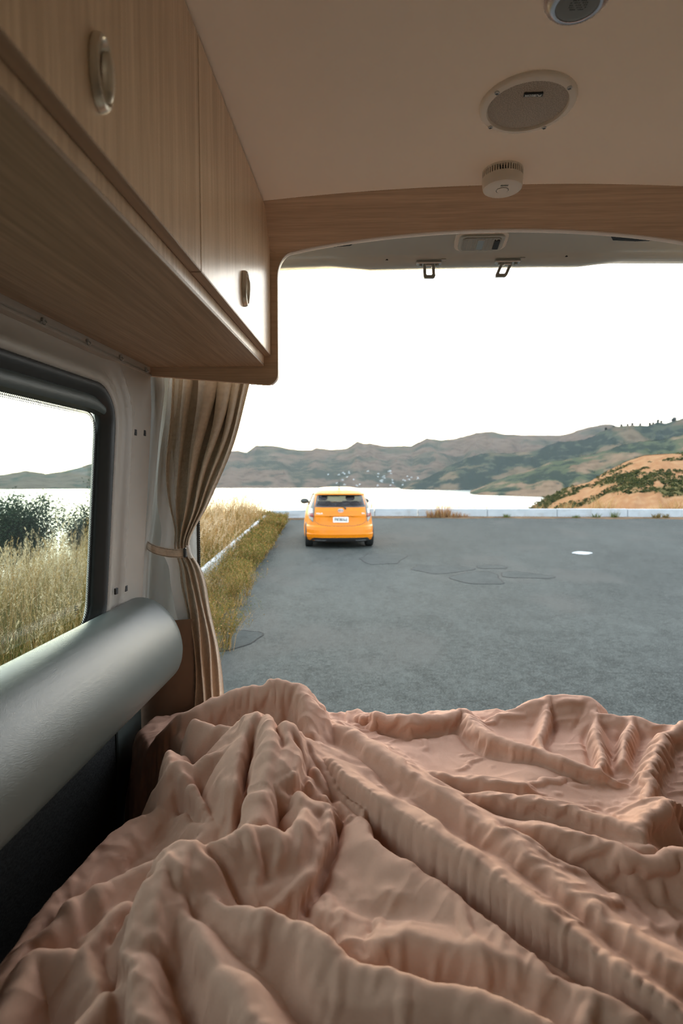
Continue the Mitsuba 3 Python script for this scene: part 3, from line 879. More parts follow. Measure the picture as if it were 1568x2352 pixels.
hill('hills', RIDGE_FAR, 2700, .95, 3, pal((.105, .083, .062), (.066, .066, .048), (.038, .046, .036), .52, .57), 'distant grey brown mountain range across the bay')
hill('hills', RIDGE_MID, lambda a: np.interp(a, [.04, .12, .3], [2330, 2290, 2250]), .8, 17, pal((.110, .090, .060), (.046, .057, .038), (.024, .035, .029), .40, .47), 'dark forested hillside right of the bay', cols=300, back=700, base=SEA - 3, sub=1.3)
hill('hills', RIDGE_SPUR, lambda a: np.interp(a, [.15, .3, .6], [1690, 1560, 1500]), .75, 29, pal((.155, .112, .072), (.056, .069, .039), (.026, .037, .028), .50, .57), 'green and straw coloured spur running down to the water', cols=260, back=500, base=SEA - 3, sub=1.6)


def pal_near(P, t, gul, lump, s, seed):
    n1 = meshkit.fbm(P * np.array([.030, .030, .055]), 4, seed + 5)
    n2 = meshkit.fbm(P * .35, 3, seed + 6)
    return mixc(mixc((.235, .125, .062), (.29, .177, .094), st(.35, .7, n2)), (.095, .088, .037), st(.52, .60, n1))


PN, TN, CN = hill('hills', RIDGE_NEAR, lambda a: np.interp(a, [.20, .30, .45, .9], [250, 130, 85, 70]), .85, 41, pal_near, 'near hill of dry orange grass and dark green scrub beyond the wall', cols=260, back=160, base=-32, sub=14., vs=.35)


# plants ----------------------------------------------------------
def rand_unit(n, up=.0):
    v = rng.normal(size=(n, 3)); v[:, 2] += up
    return v / np.linalg.norm(v, axis=1, keepdims=True)


def leaf_cards(P, size, up=.2, aspect=.45, N=None):
    """one folded leaf (two triangles) at each point"""
    n = len(P)
    d = rand_unit(n, up) if N is None else N
    s = np.cross(d, rand_unit(n)); s /= np.linalg.norm(s, axis=1, keepdims=True) + 1e-9
    L = (size * rng.uniform(.6, 1.3, n))[:, None]
    b, tip = P - d * L * .5, P + d * L * .5
    V = np.stack([b, P + s * L * aspect * .5, tip, P - s * L * aspect * .5], 1).reshape(-1, 3)
    F = (np.arange(n) * 4)[:, None, None] + np.array([[0, 1, 2], [0, 2, 3]])
    return V, F.reshape(-1, 3), 4


def blades(base, height, lean, width, k=4, droop=.35):
    """grass blades: tapering strips that lean and droop; lean is a horizontal vector per blade"""
    n = len(base)
    t = np.linspace(0, 1, k + 1)
    h = height[:, None]
    c = np.zeros((n, k + 1, 3))
    c[:, :, :2] = base[:, None, :2] + lean[:, None, :] * (t ** 1.8)[None, :, None] * h[..., None]
    c[:, :, 2] = base[:, None, 2] + h * (t - droop * np.linalg.norm(lean, axis=1)[:, None] * t ** 3)
    a = rng.uniform(0, 2 * PI, n)
    s = np.stack([np.cos(a), np.sin(a), 0 * a], -1)[:, None] * (width[:, None] * .5 * np.clip(1 - t ** 2, .08, 1)[None])[..., None]
    V = np.stack([c - s, c + s], 2).reshape(-1, 3)
    q = np.arange(k)[:, None] * 2
    F = np.concatenate([q + [0, 1, 3], q + [0, 3, 2]])
    F = (np.arange(n) * 2 * (k + 1))[:, None, None] + F[None]
    return V, F.reshape(-1, 3), 2 * (k + 1), c[:, -1], c


def seed_heads(tips, prev, size, n_each=9):
    """feathery seed heads: small slender grains along the last part of the stem"""
    n = len(tips)
    size = np.broadcast_to(size, n)[:, None]
    t = rng.uniform(0, 1, (n, n_each))
    P = prev[:, None] + (tips - prev)[:, None] * t[..., None]
    d = (tips - prev); d /= np.linalg.norm(d, axis=1, keepdims=True) + 1e-9
    r = rand_unit(n * n_each).reshape(n, n_each, 3)
    P = P + r * (size * .16 * (1 - .7 * t))[..., None]
    N = d[:, None] * 1.0 + r * .55
    N /= np.linalg.norm(N, axis=2, keepdims=True)
    return leaf_cards(P.reshape(-1, 3), np.repeat(size[:, 0] * .30, n_each), aspect=.17, N=N.reshape(-1, 3))


class Plants:
    def __init__(self):
        self.v, self.f, self.c, self.n = [], [], [], 0

    def add(self, V, F, per, cols):
        self.v.append(V); self.f.append(F + self.n); self.n += len(V)
        cols = np.broadcast_to(np.asarray(cols, float), (len(V) // per, 3))
        self.c.append(np.repeat(cols, per, 0))
        return self

    def build(self, key):
        k = numbered(key)
        scene[k] = mikit.ply(tm(np.concatenate(self.v), np.concatenate(self.f)), 'plant', smooth=False, color=np.clip(np.concatenate(self.c), 0, 1))
        return k


def shade(n, cols, spread=.18):
    cols = np.array(cols)
    return cols[rng.integers(0, len(cols), n)] * rng.uniform(1 - spread, 1 + spread, (n, 1))


STRAW = [(0.384, 0.261, 0.118), (0.341, 0.216, 0.087), (0.421, 0.301, 0.149), (0.310, 0.170, 0.066)]
OLIVE = [(0.141, 0.109, 0.031), (0.181, 0.126, 0.036), (0.114, 0.099, 0.031), (0.205, 0.133, 0.042)]
GREEN = [(0.096, 0.119, 0.029), (0.125, 0.139, 0.036), (0.074, 0.098, 0.028)]


PALE = [(0.482, 0.378, 0.235), (0.430, 0.344, 0.210), (0.516, 0.421, 0.277)]


def edge_at(y):
    return np.interp(y, EDGE[:, 0], EDGE[:, 1])


def land(x, y):
    return np.where((y < 24.6) & (x > -5.0), .0, fall(x, y))


def meadow(key, n, xr, yr, hr, label, straw=.5, dens=None, w=.005, seeds=.35):
    x, y = rng.uniform(*xr, n * 3), rng.uniform(*yr, n * 3)
    ok = x < edge_at(y) - .12 * rng.uniform(0, 1, n * 3)
    cl = meshkit.fbm(np.stack([x * 1.1, y * 1.1, 0 * x], -1), 3, 77)
    ok &= rng.uniform(0, 1, n * 3) < np.clip((cl - .30) * 3.2, .12, 1)
    if dens is not None: ok &= dens(x, y)
    x, y = x[ok][:n], y[ok][:n]
    n = len(x)
    z = land(x, y)
    near_edge = np.clip((edge_at(y) - x) / .8, .25, 1)
    h = rng.uniform(*hr, n) * near_edge * (.75 + .5 * meshkit.noise(np.stack([x * .9, y * .9, 0 * x], -1), 5))
    is_straw = rng.uniform(0, 1, n) < straw
    h = np.where(is_straw, h * 1.15, h * .72)
    a = rng.uniform(0, 2 * PI, n)
    ln = np.stack([np.cos(a), np.sin(a)], -1) * rng.uniform(.08, .5, n)[:, None] + np.array([.14, -.05])
    dist = np.hypot(x, y)
    wd = np.where(is_straw, w * .62, w * 1.1) * np.clip(dist / 5, .8, 3.2)
    p = Plants()
    g = ~is_straw
    base = np.c_[x, y, z]
    V, F, per, tip, c = blades(base[g], h[g], ln[g] * 1.3, wd[g], 4, .5)
    p.add(V, F, per, shade(g.sum(), OLIVE + GREEN))
    V, F, per, tip, c = blades(base[is_straw], h[is_straw], ln[is_straw] * .75, wd[is_straw], 4, .3)
    p.add(V, F, per, shade(is_straw.sum(), STRAW + OLIVE[:1]))
    sel = rng.uniform(0, 1, len(tip)) < seeds
    V, F, per = seed_heads(tip[sel], c[sel, -2], .11 * np.clip(h[is_straw][sel], .5, 1.2) * np.clip(dist[is_straw][sel] / 7, .8, 1.6), 16)
    p.add(V, F, per, np.repeat(shade(sel.sum(), PALE + STRAW[:1]), 16, 0))
    k = p.build(key)
    lab(k, label, 'grass', kind='stuff')


meadow('tall_grass', 21000, (-4.8, -1.2), (1.4, 12), (.55, 1.0), 'tall wild grass with straw seed heads beside the van, below the side window', .36, w=.0045, seeds=.5)
meadow('roadside_grass', 9000, (-6.5, -1.6), (9, 24), (.35, .75), 'dry roadside grass around the low white wall left of the asphalt', .62, w=.006, seeds=.25)
meadow('meadow_grass', 11000, (-14, -4.4), (3.5, 26), (.6, 1.05), 'straw coloured meadow grass farther out beyond the window', .68, w=.005, seeds=.5)


def wispy(key, spots, label):
    """feathery yellow green roadside weeds: many fine branching twigs with tiny leaves"""
    p = Plants()
    for (x, y, h, n) in spots:
        a = rng.uniform(0, 2 * PI, n)
        r = rng.uniform(0, .16, n) * h
        base = np.c_[x + r * np.cos(a), y + r * np.sin(a), np.zeros(n)]
        ln = np.stack([np.cos(a), np.sin(a)], -1) * rng.uniform(.1, .75, n)[:, None]
        V, F, per, tip, c = blades(base, h * rng.uniform(.6, 1.1, n), ln, np.full(n, .0042) * max(1, y / 6), 4, .35)
        p.add(V, F, per, shade(n, OLIVE + STRAW[:2]))
        # side twigs
        m = 7
        tq = rng.uniform(.3, 1, (n, m))
        i0 = np.clip((tq * 4).astype(int), 0, 3)
        ar = np.arange(n)[:, None]
        Q = c[ar, i0] + (c[ar, i0 + 1] - c[ar, i0]) * (tq * 4 - i0)[..., None]
        Q = Q.reshape(-1, 3)
        b = rng.uniform(0, 2 * PI, len(Q))
        l2 = np.stack([np.cos(b), np.sin(b)], -1) * rng.uniform(.4, 1.2, len(Q))[:, None]
        V, F, per, tip2, c2 = blades(Q, h * rng.uniform(.12, .30, len(Q)), l2, np.full(len(Q), .003) * max(1, y / 6), 2, .2)
        p.add(V, F, per, shade(len(Q), OLIVE + GREEN[:2] + STRAW[:2]))
        pts = np.concatenate([c2[:, 1], c2[:, 2]])
        pts = pts + rng.normal(0, .012 * h, pts.shape)
        V, F, per = leaf_cards(pts, .024 * max(1, y / 7), .2, .28)
        p.add(V, F, per, shade(len(pts), OLIVE + GREEN + STRAW[:1] + [(.34, .19, .05)]))
    k = p.build(key)
    lab(k, label, 'weeds', kind='stuff')


sp_ = []
for i in range(190):
    y = rng.uniform(3.2, 22) if i < 120 else rng.uniform(8, 21)
    x = edge_at(y) - rng.uniform(.0, 1.0) ** 1.3 * (1.0 if y < 9 else .75) + .10 + (.10 if y < 9 else 0)
    sp_.append((x, y, rng.uniform(.34, .62) if y < 8.5 else rng.uniform(.30, .46), 26))
wispy('roadside_weeds', sp_, 'feathery yellow green weeds spilling onto the asphalt edge beside the curtain')

# dry tufts along and behind the far wall: each tuft a thing
def tuft(x, y, z, h, n, cols, label, group=None, key='grass_tuft', spread=.12, catg='grass tuft'):
    p = Plants()
    a = rng.uniform(0, 2 * PI, n); r = spread * np.sqrt(rng.uniform(0, 1, n))
    base = np.c_[x + r * np.cos(a) * 1.6, y + r * np.sin(a) * .7, np.full(n, z)]
    ln = np.stack([np.cos(a), np.sin(a)], -1) * rng.uniform(.05, .55, n)[:, None]
    V, F, per, tip, c = blades(base, h * rng.uniform(.5, 1.1, n), ln, np.full(n, .020), 3, .3)
    p.add(V, F, per, shade(n, cols))
    V, F, per = seed_heads(tip[::2], c[::2, -2], .16 * np.full(len(tip[::2]), h), 5)
    p.add(V, F, per, np.repeat(shade(len(tip[::2]), cols), 5, 0))
    k = p.build(key)
    lab(k, label, catg, group)


RUST = [(0.285, 0.142, 0.060), (0.341, 0.193, 0.091), (0.248, 0.114, 0.045)]
for x, h, n, lb in ((2.60, .42, 110, 'rusty dry grass tuft at the foot of the white wall, nearest to the car'), (2.98, .52, 150, 'largest rusty dry grass tuft at the foot of the white wall right of the car'),
                    (3.40, .32, 80, 'small rusty grass tuft at the foot of the white wall, third from the car'), (3.80, .26, 70, 'low rusty grass tuft at the foot of the white wall, fourth from the car')):
    tuft(x, 24.10, .0, h, n, RUST + STRAW[:1], lb, 'rusty tufts in front of the wall', spread=.18)
for x, h, c, lb in ((5.6, .20, GREEN, 'small green weed at the foot of the white wall, below the water edge'), (8.4, .16, GREEN, 'tiny green weed at the foot of the white wall, second from the left'), (9.2, .24, GREEN, 'green weed at the foot of the white wall, third from the left'),
                    (9.95, .34, GREEN, 'tallest green weed at the foot of the white wall below the near hill'), (11.6, .28, OLIVE, 'olive weed at the foot of the white wall toward the right'), (12.0, .24, OLIVE, 'rightmost olive weed at the foot of the white wall')):
    tuft(x, 24.18, .0, h, 60, c, lb, 'green weeds at the foot of the wall', key='wall_weed', spread=.10, catg='weed')
for x, h, n, lb in ((2.45, .62, 60, 'straw grass tuft behind the white wall, nearest to the car on its right'), (3.0, .74, 80, 'tall straw grass tuft behind the white wall above the rusty tufts'), (3.55, .66, 70, 'straw grass tuft behind the white wall right of the rusty tufts'), (4.75, .70, 60, 'straw grass tuft behind the white wall in front of the water')):
    tuft(x, 25.0, .0, h, n, STRAW + RUST[:1], lb, 'straw tufts behind the wall', key='straw_tuft', spread=.25)
tuft(4.05, 24.9, .0, .78, 40, GREEN + OLIVE, 'thin green weed rising above the white wall right of the car', key='tall_weed', spread=.2, catg='weed')
tuft(.05, 24.9, .0, .95, 18, OLIVE + STRAW, 'thin tall stalks rising behind the wall at the right side of the car', key='tall_weed', spread=.12, catg='weed')
# dense straw behind the wall, too many blades to count
x = np.r_[rng.uniform(4.5, 26, 9000), rng.uniform(-3.9, .6, 1100)]
y = np.where(x > 0, 25.2 + .012 * x, 24.3) + rng.uniform(0, 2.0, len(x))
p = Plants()
a = rng.uniform(0, 2 * PI, len(x))
hh = np.where(x > 8.2, rng.uniform(.55, 1.05, len(x)), rng.uniform(.30, .62, len(x))) * (.55 + .9 * meshkit.noise(np.stack([x * 1.1, 0 * x, 0 * x], -1), 9))
V, F, per, tip, c = blades(np.c_[x, y, fall(x, y)], hh, np.stack([np.cos(a), np.sin(a)], -1) * .3, np.full(len(x), .028), 3)
p.add(V, F, per, shade(len(x), STRAW + RUST[1:2]))
lab(p.build('straw_grass'), 'pale straw grass growing along the back of the low white wall', 'grass', kind='stuff')

# shrubs beyond the side window
def shrub(x, y, z0, h, w, n, cols, label, key='shrub'):
    p = Plants()
    nb = 26
    a = rng.uniform(0, 2 * PI, nb)
    ln = np.stack([np.cos(a), np.sin(a)], -1) * (w / h * rng.uniform(.15, 1.0, nb))[:, None]
    br = h * rng.uniform(.55, 1.05, nb)
    V, F, per, tip, c = blades(np.tile([[x, y, z0]], (nb, 1)), br, ln, np.full(nb, .035), 5, .1)
    k = numbered(key)
    lab(k, label, 'shrub')
    q = Plants(); q.add(V, F, per, np.array([(.10, .085, .06)]))
    q.build(k + '__branches')
    # twigs with leaves
    m = n // nb
    tq = rng.uniform(.25, 1, (nb, m)) ** .8
    i0 = np.clip((tq * 5).astype(int), 0, 4); ar = np.arange(nb)[:, None]
    Q = c[ar, i0] + (c[ar, i0 + 1] - c[ar, i0]) * (tq * 5 - i0)[..., None]
    spread = .16 * h * (1.15 - .75 * tq)[..., None]
    Q = (Q + rng.normal(0, 1, Q.shape) * spread).reshape(-1, 3)
    V, F, per = leaf_cards(Q, .062, .5, .42)
    p.add(V, F, per, shade(len(Q), cols, .3))
    p.build(k + '__foliage')


DARK = [(.026, .042, .026), (.036, .052, .032), (.02, .034, .022), (.05, .064, .038)]
shrub(-7.75, 12.6, -.55, 1.85, 1.05, 17000, DARK, 'dark green juniper like shrub beyond the side window, the big one at the left')
shrub(-9.1, 13.4, -.9, 1.9, 1.1, 11000, DARK, 'dark shrub at the left edge of the side window')
shrub(-7.2, 14.2, -.6, 1.55, .9, 11000, DARK, 'low dark shrub in the middle of the side window view')
shrub(-7.35, 16.0, -.7, 2.35, .8, 14000, [(.045, .066, .04), (.058, .08, .05), (.034, .052, .034)], 'tall green shrub at the rear edge of the side window')

# houses of the far village: tiny gabled boxes on the slope
hp = PN[:0]
FARV = np.array(scene['hills'] and meshkit.WRITTEN[scene['hills']['filename']][0])
cand = FARV[(np.arctan2(FARV[:, 0], FARV[:, 1]) > -.09) & (np.arctan2(FARV[:, 0], FARV[:, 1]) < .08) & (FARV[:, 2] > -45) & (FARV[:, 2] < 35)]
pick = cand[rng.permutation(len(cand))[:64]]
for i, (x, y, z) in enumerate(pick):
    if math.atan2(x, y) < .0 and rng.uniform() < .45: continue
    w, d, h = rng.uniform(6, 10.5), rng.uniform(5, 8), rng.uniform(2.6, 4.2)
    pts = [(-w / 2, 0), (w / 2, 0), (w / 2, h), (0, h + 2.4), (-w / 2, h)]
    m = prism(Polygon(pts), 'y', 0, d)
    m.apply_transform(trimesh.transformations.rotation_matrix(rng.uniform(-.6, .6), [0, 0, 1]))
    m.apply_translation([x, y - 8, z - 1.5])
    put('house', m, 'painted_concrete', False)
    k = [q for q in scene if q.startswith('house')][-1]
    lab(k, 'tiny pale house of the village on the far shore', 'house', 'houses on the far shore')

# scrub on the near hill: clumps of leaves, too many to count
sel = (TN > .02) & (TN < 1.0)
n1 = meshkit.fbm(PN * np.array([.030, .030, .055]), 4, 46)
w_ = np.where(sel, np.clip((n1 - .505) * 14, 0, 1), 0)
idx = rng.choice(len(PN), 4600, p=w_ / w_.sum())
C_ = PN[idx] + rng.normal(0, .9, (len(idx), 3)) * [1, 1, .15]
R_ = rng.uniform(.45, 1.25, len(idx))
P_ = (C_[:, None] + rand_unit(len(idx) * 14, .6).reshape(len(idx), 14, 3) * R_[:, None, None] * [1, 1, .75]).reshape(-1, 3)
p = Plants()
V, F, per = leaf_cards(P_, .95, .5, .75)
p.add(V, F, per, np.repeat(shade(len(idx), [(.045, .055, .022), (.062, .07, .028), (.034, .045, .02), (.08, .08, .032)]), 14, 0))
lab(p.build('hill_scrub'), 'dark green scrub covering the near hill beyond the wall', 'scrub', kind='stuff')

# trees on the skyline at the far right
MV = meshkit.WRITTEN[scene['hills_001']['filename']][0].astype(float)
az = np.arctan2(MV[:, 0], MV[:, 1])
elv = MV[:, 2] / np.hypot(MV[:, 0], MV[:, 1])
for i, a in enumerate(np.linspace(.375, .50, 17)):
    a = a + rng.normal(0, .0025)
    near_ = np.where(np.abs(az - a) < .004)[0]
    b = MV[near_[np.argmax(elv[near_])]]
    h = rng.uniform(7, 13) if a < .455 else rng.uniform(13, 26)
    q = rand_unit(170) * rng.uniform(.35, 1, (170, 1)) ** .5 * np.array([.42, .42, .5]) * h + [b[0], b[1], b[2] + .34 * h]
    V, F, per = leaf_cards(q, 4.2, .4, .9)
    p = Plants().add(V, F, per, shade(170, [(.03, .038, .032), (.038, .046, .04)]))
    lab(p.build('skyline_tree'), 'small dark tree on the skyline of the forested hill at the right', 'tree', 'trees on the right skyline')

# thin evening haze over the bay, between the car park and the far hills
scene['bay_haze'] = {'type': 'ply', 'filename': meshkit.write_ply(box(-6500, 6500, 60, 5600, SEA - 2, 430)), 'face_normals': True, 'bsdf': {'type': 'null'},
                     'interior': {'type': 'homogeneous', 'albedo': rgb((.97, .97, .97)), 'sigma_t': rgb((.000012, .0000146, .0000178)), 'phase': {'type': 'hg', 'g': .55}}}
lab('bay_haze', 'thin evening haze over the bay', 'haze', kind='structure')
# ================================================================ the yellow orange hatchback, local x right, y forward from the rear bumper, z up
CARX, CARY, CARYAW = -.700, 13.46, math.radians(6.7)
CART = trimesh.transformations.translation_matrix([CARX, CARY, 0]) @ trimesh.transformations.rotation_matrix(CARYAW, [0, 0, 1])
# plan outline at each height: z, half width, rear y, front y, exponent
LV = np.array([
    (.165, .800, .10, 3.86, 5.0), (.20, .835, .05, 3.92, 5.2), (.27, .853, .015, 3.97, 5.5), (.345, .858, .0, 3.99, 5.6), (.365, .852, .012, 3.99, 5.6), (.45, .850, .020, 3.98, 5.6), (.52, .846, .030, 3.96, 5.4),
    (.555, .838, .052, 3.92, 5.0), (.65, .826, .066, 3.82, 5.0), (.75, .812, .074, 3.62, 5.0), (.782, .806, .070, 3.56, 5.0), (.80, .802, .074, 3.52, 5.0), (.90, .778, .088, 3.30, 4.6), (.975, .752, .115, 3.10, 4.4),
    (1.03, .728, .155, 2.98, 4.4), (1.10, .698, .205, 2.86, 4.4), (1.18, .664, .262, 2.70, 4.4), (1.25, .634, .305, 2.54, 4.4), (1.275, .622, .285, 2.48, 4.6), (1.295, .614, .270, 2.42, 4.6), (1.315, .600, .30, 2.36, 4.4), (1.355, .570, .42, 2.22, 4.0), (1.395, .515, .62, 2.02, 3.4), (1.425, .42, .85, 1.80, 3.0), (1.440, .28, 1.1, 1.6, 2.6), (1.444, .02, 1.33, 1.37, 2.2)])
zq = np.unique(np.r_[LV[:, 0], np.linspace(.165, 1.43, 90)])
LQ = np.c_[zq, [np.interp(zq, LV[:, 0], LV[:, i]) for i in range(1, 5)][0], np.interp(zq, LV[:, 0], LV[:, 2]), np.interp(zq, LV[:, 0], LV[:, 3]), np.interp(zq, LV[:, 0], LV[:, 4])]
na = 320
ang = np.arange(na) / na * 2 * PI - PI / 2          # starts at the middle of the tail
ca, sa = np.cos(ang), np.sin(ang)


def level(z, a, r, f, n):
    c, h = (r + f) / 2, (f - r) / 2
    # longer exponent lengthwise: the flanks stay nearly straight
    k = (np.abs(ca) ** n + np.abs(sa) ** n) ** (-1 / n)
    x, y = a * ca * k, sa * k
    narrow = 1 - .12 * np.clip((y - .35) / .65, 0, 1) ** 2 - .085 * np.clip((-y - .72) / .28, 0, 1) ** 1.6
    return np.c_[x * narrow, c + h * y, np.full(na, z)]


BODY = np.array([level(*l) for l in LQ])             # (levels, na, 3)


def rear_y(x, z):
    """depth of the tail surface at (x, z)"""
    z = np.atleast_1d(np.asarray(z, float)); x = np.atleast_1d(np.asarray(x, float))
    a, r, f, n = (np.interp(z, LV[:, 0], LV[:, i]) for i in range(1, 5))
    out = np.empty(len(x))
    for i in range(len(x)):
        L = level(z[i], a[i], r[i], f[i], n[i])
        m = L[:, 1] < (r[i] + f[i]) / 2 - .2
        o = np.argsort(L[m, 0])
        out[i] = np.interp(x[i], L[m, 0][o], L[m, 1][o])
    return out


def side_x(y, z):
    a, r, f, n = (float(np.interp(z, LV[:, 0], LV[:, i])) for i in range(1, 5))
    L = level(z, a, r, f, n)
    m = (L[:, 0] > 0)
    o = np.argsort(L[m, 1])
    return float(np.interp(y, L[m, 1][o], L[m, 0][o]))


def on_tail(poly, off, thick=0.0, step=.035):
    """a patch of the tail surface with this outline in (x, z), off metres proud of it"""
    ms = []
    for g in getattr(poly, 'geoms', [poly]):
        m = trimesh.creation.extrude_polygon(g.segmentize(step), .01, engine='earcut')
        k = (np.abs(m.face_normals[:, 2]) > .9) & (m.vertices[m.faces].mean(1)[:, 2] > .005)
        m = tm(m.vertices, m.faces[k]); m.remove_unreferenced_vertices()
        m = m.subdivide_to_size(step)
        v = np.array(m.vertices)
        y = rear_y(v[:, 0], v[:, 1]) - off
        face = np.c_[v[:, 0], y, v[:, 1]]
        ms.append(tm(face, m.faces))
        if thick:
            e = trimesh.grouping.group_rows(m.edges_sorted, require_count=1)
            E = m.edges[e]
            back = face.copy(); back[:, 1] += thick
            n = len(face)
            q = np.c_[E[:, 0], E[:, 1], E[:, 1] + n, E[:, 0] + n]
            ms.append(tm(np.vstack([face, back]), quads(q)))
    return cat(ms)


def sym(pts):
    return Polygon(list(pts) + [(-x, z) for x, z in pts[::-1]])


glass_poly = sym([(0, 1.262), (.50, 1.258), (.545, 1.235), (.592, 1.03), (.602, .998), (.585, .985), (0, .985)])
# body shell, with the openings for the panes left out
cz = (BODY[:-1, :, 2] + BODY[1:, :, 2]) / 2
cyy = (BODY[:-1] + np.roll(BODY, -1, 1)[:-1] + BODY[1:] + np.roll(BODY, -1, 1)[1:]) / 4
nl = len(LQ)
fi, fj = np.meshgrid(np.arange(nl - 1), np.arange(na), indexing='ij')
F4 = np.stack([fi * na + fj, fi * na + (fj + 1) % na, (fi + 1) * na + (fj + 1) % na, (fi + 1) * na + fj], -1)
cx_, cy_, cz_ = cyy[..., 0], cyy[..., 1], cyy[..., 2]
rear_open = (cy_ < .6) & shapely.contains_xy(glass_poly.buffer(-.012), cx_, cz_)
side_open = (np.abs(cx_) > .45) & (cz_ > .985) & (cz_ < 1.285) & (cy_ > .62 + (cz_ - .98) * .35) & (cy_ < 2.92 - (cz_ - .98) * 1.5) & ~((np.abs(cy_ - 1.62) < .045))
front_open = (cy_ > 1.9) & (np.abs(cx_) < .60 - .3 * (cz_ - 1.0)) & (cz_ > .99) & (cz_ < 1.30) & ~side_open
hole = rear_open | side_open | front_open
t = 'car'
lab(t, 'orange yellow hatchback car parked facing the low white wall', 'car')


def carput(key, mesh, bsdf, smooth=30, label=None):
    m = mesh.copy(); m.apply_transform(CART)
    k = put(t + '__' + key, m, bsdf, smooth)
    if label: lab(k, label)
    return k


BV = BODY.reshape(-1, 3)
shell = tm(BV, quads(F4[~hole]))
under = [tm(np.vstack([BODY[0], [[0, 2, .165]]]), [[i, na, (i + 1) % na] for i in range(na)])]
top_cap = tm(np.vstack([BODY[-1], [[0, 1.35, 1.4445]]]), [[i, (i + 1) % na, na] for i in range(na)])
carput('body', cat([shell, top_cap]), 'car_paint', 35)
carput('underbody', under[0], 'black', False)
# cabin tub, seats, so that the cabin is dark but open to the windscreen
tub = []
for z, s in ((.50, .90), (.80, .93), (.965, .955)):
    L = level(z, *[float(np.interp(z, LV[:, 0], LV[:, i])) for i in range(1, 5)])
    c = np.array([0, 1.8, 0])
    q = c + (L - c) * [s, s * .97, 1]; q[:, 2] = z
    tub.append(q)
tub = np.array(tub)
floor_ = tm(np.vstack([tub[0], [[0, 1.8, .5]]]), [[i, (i + 1) % na, na] for i in range(na)])
carput('cabin', cat([grid(tub.transpose(1, 0, 2), True), floor_, box(-.66, .66, .45, .55, .85, .93, .02)]), 'cabin_dark', 40)
for x in (-.36, .36):
    k = carput('seat', cat([box(x - .24, x + .24, 1.75, 1.92, .55, 1.06, .05), box(x - .24, x + .24, 1.9, 2.35, .5, .68, .05)]), 'cabin_dark')
    s2 = box(x - .12, x + .12, 1.76, 1.86, 1.075, 1.215, .04); s2.apply_transform(CART)
    put(k + '__headrest', s2, 'cabin_dark')
carput('rear_seat', cat([box(-.62, .62, .82, .98, .5, 1.0, .05)] + [box(x - .11, x + .11, .83, .92, 1.0, 1.075, .03) for x in (-.4, 0.02, .4)]), 'cabin_dark')
carput('dashboard', box(-.68, .68, 2.45, 2.9, .75, .96, .06), 'cabin_dark')
carput('interior_mirror', cat([box(-.11, .11, 2.20, 2.22, 1.17, 1.235, .01), box(-.012, .012, 2.2, 2.24, 1.23, 1.30, .004)]), 'cabin_dark')


def strip(mask, off=0.0):
    m = tm(BV.copy(), quads(F4[mask])); m.remove_unreferenced_vertices()
    if off:
        m.vertices += m.vertex_normals * off
    return m


carput('rear_window', on_tail(glass_poly, .003), 'car_glass', True, 'dark tinted rear window')
carput('rear_window__border', on_tail(glass_poly.buffer(.004).difference(glass_poly.buffer(-.022)), .0045, .004), 'black', 30)
carput('side_window', strip(side_open & (cx_ < 0) & (cy_ < 1.62), .002), 'car_glass', True)
carput('side_window', strip(side_open & (cx_ < 0) & (cy_ > 1.62), .002), 'car_glass', True)
carput('side_window', strip(side_open & (cx_ > 0) & (cy_ < 1.62), .002), 'car_glass', True)
carput('side_window', strip(side_open & (cx_ > 0) & (cy_ > 1.62), .002), 'car_glass', True)
carput('windscreen', strip(front_open, .002), 'car_glass', True)
pill = (np.abs(cx_) > .45) & (cz_ > .985) & (cz_ < 1.285) & (np.abs(cy_ - 1.62) < .06)
carput('door_pillar', strip(pill & (cx_ < 0), .003), 'black', True)
carput('door_pillar', strip(pill & (cx_ > 0), .003), 'black', True)

# tail lamps: clear above, red in the middle, clear below, with a grey blade running up beside the glass
for s in (-1, 1):
    ms = lambda pts: Polygon([(s * x, z) for x, z in pts])
    hous = ms([(.612, .955), (.640, .640), (.655, .628), (.735, .705), (.762, .80), (.758, .90), (.715, .965), (.668, 1.06), (.625, 1.21), (.600, 1.255), (.596, 1.20), (.612, 1.05)])
    k = carput('tail_lamp', on_tail(hous, .006, .012), 'header_strip', 30, 'tall grey and red tail lamp')
    m = on_tail(ms([(.650, .945), (.645, .850), (.700, .83), (.750, .85), (.748, .90), (.710, .95)]), .0095, .004); m.apply_transform(CART)
    put(k + '__reverse_lens', m, 'clear_lens', 30)
    m = on_tail(ms([(.645, .838), (.641, .745), (.755, .775), (.759, .835), (.70, .82)]), .011, .006); m.apply_transform(CART)
    put(k + '__red_lens', m, 'lens_red', 30)
    m = on_tail(ms([(.648, .735), (.650, .648), (.726, .710), (.750, .760)]), .0095, .004); m.apply_transform(CART)
    put(k + '__indicator_lens', m, 'clear_lens', 30)
    m = on_tail(ms([(.614, .96), (.630, .95), (.648, 1.04), (.624, 1.20), (.602, 1.245), (.602, 1.20), (.618, 1.05)]), .0095, .004); m.apply_transform(CART)
    put(k + '__blade', m, 'header_strip', 30)

# tailgate seam, handle crease, number plate recess
gate = sym([(0, .985), (.600, .985), (.622, .80), (.600, .640), (.48, .575), (.30, .548), (0, .543)])
carput('tailgate_seam', on_tail(gate.buffer(.004).difference(gate.buffer(-.004)), .0036, .003, .02), 'black', False)
carput('tailgate', on_tail(gate.buffer(-.004), .003, .003), 'car_paint', 40)
carput('tailgate__handle', on_tail(sym([(0, .800), (.32, .798), (.345, .788), (.32, .780), (0, .780)]), .022, .020), 'car_paint', 30)
carput('tailgate__handle_recess', on_tail(sym([(0, .7795), (.31, .7795), (.27, .772), (0, .772)]), .0045), 'black', False)
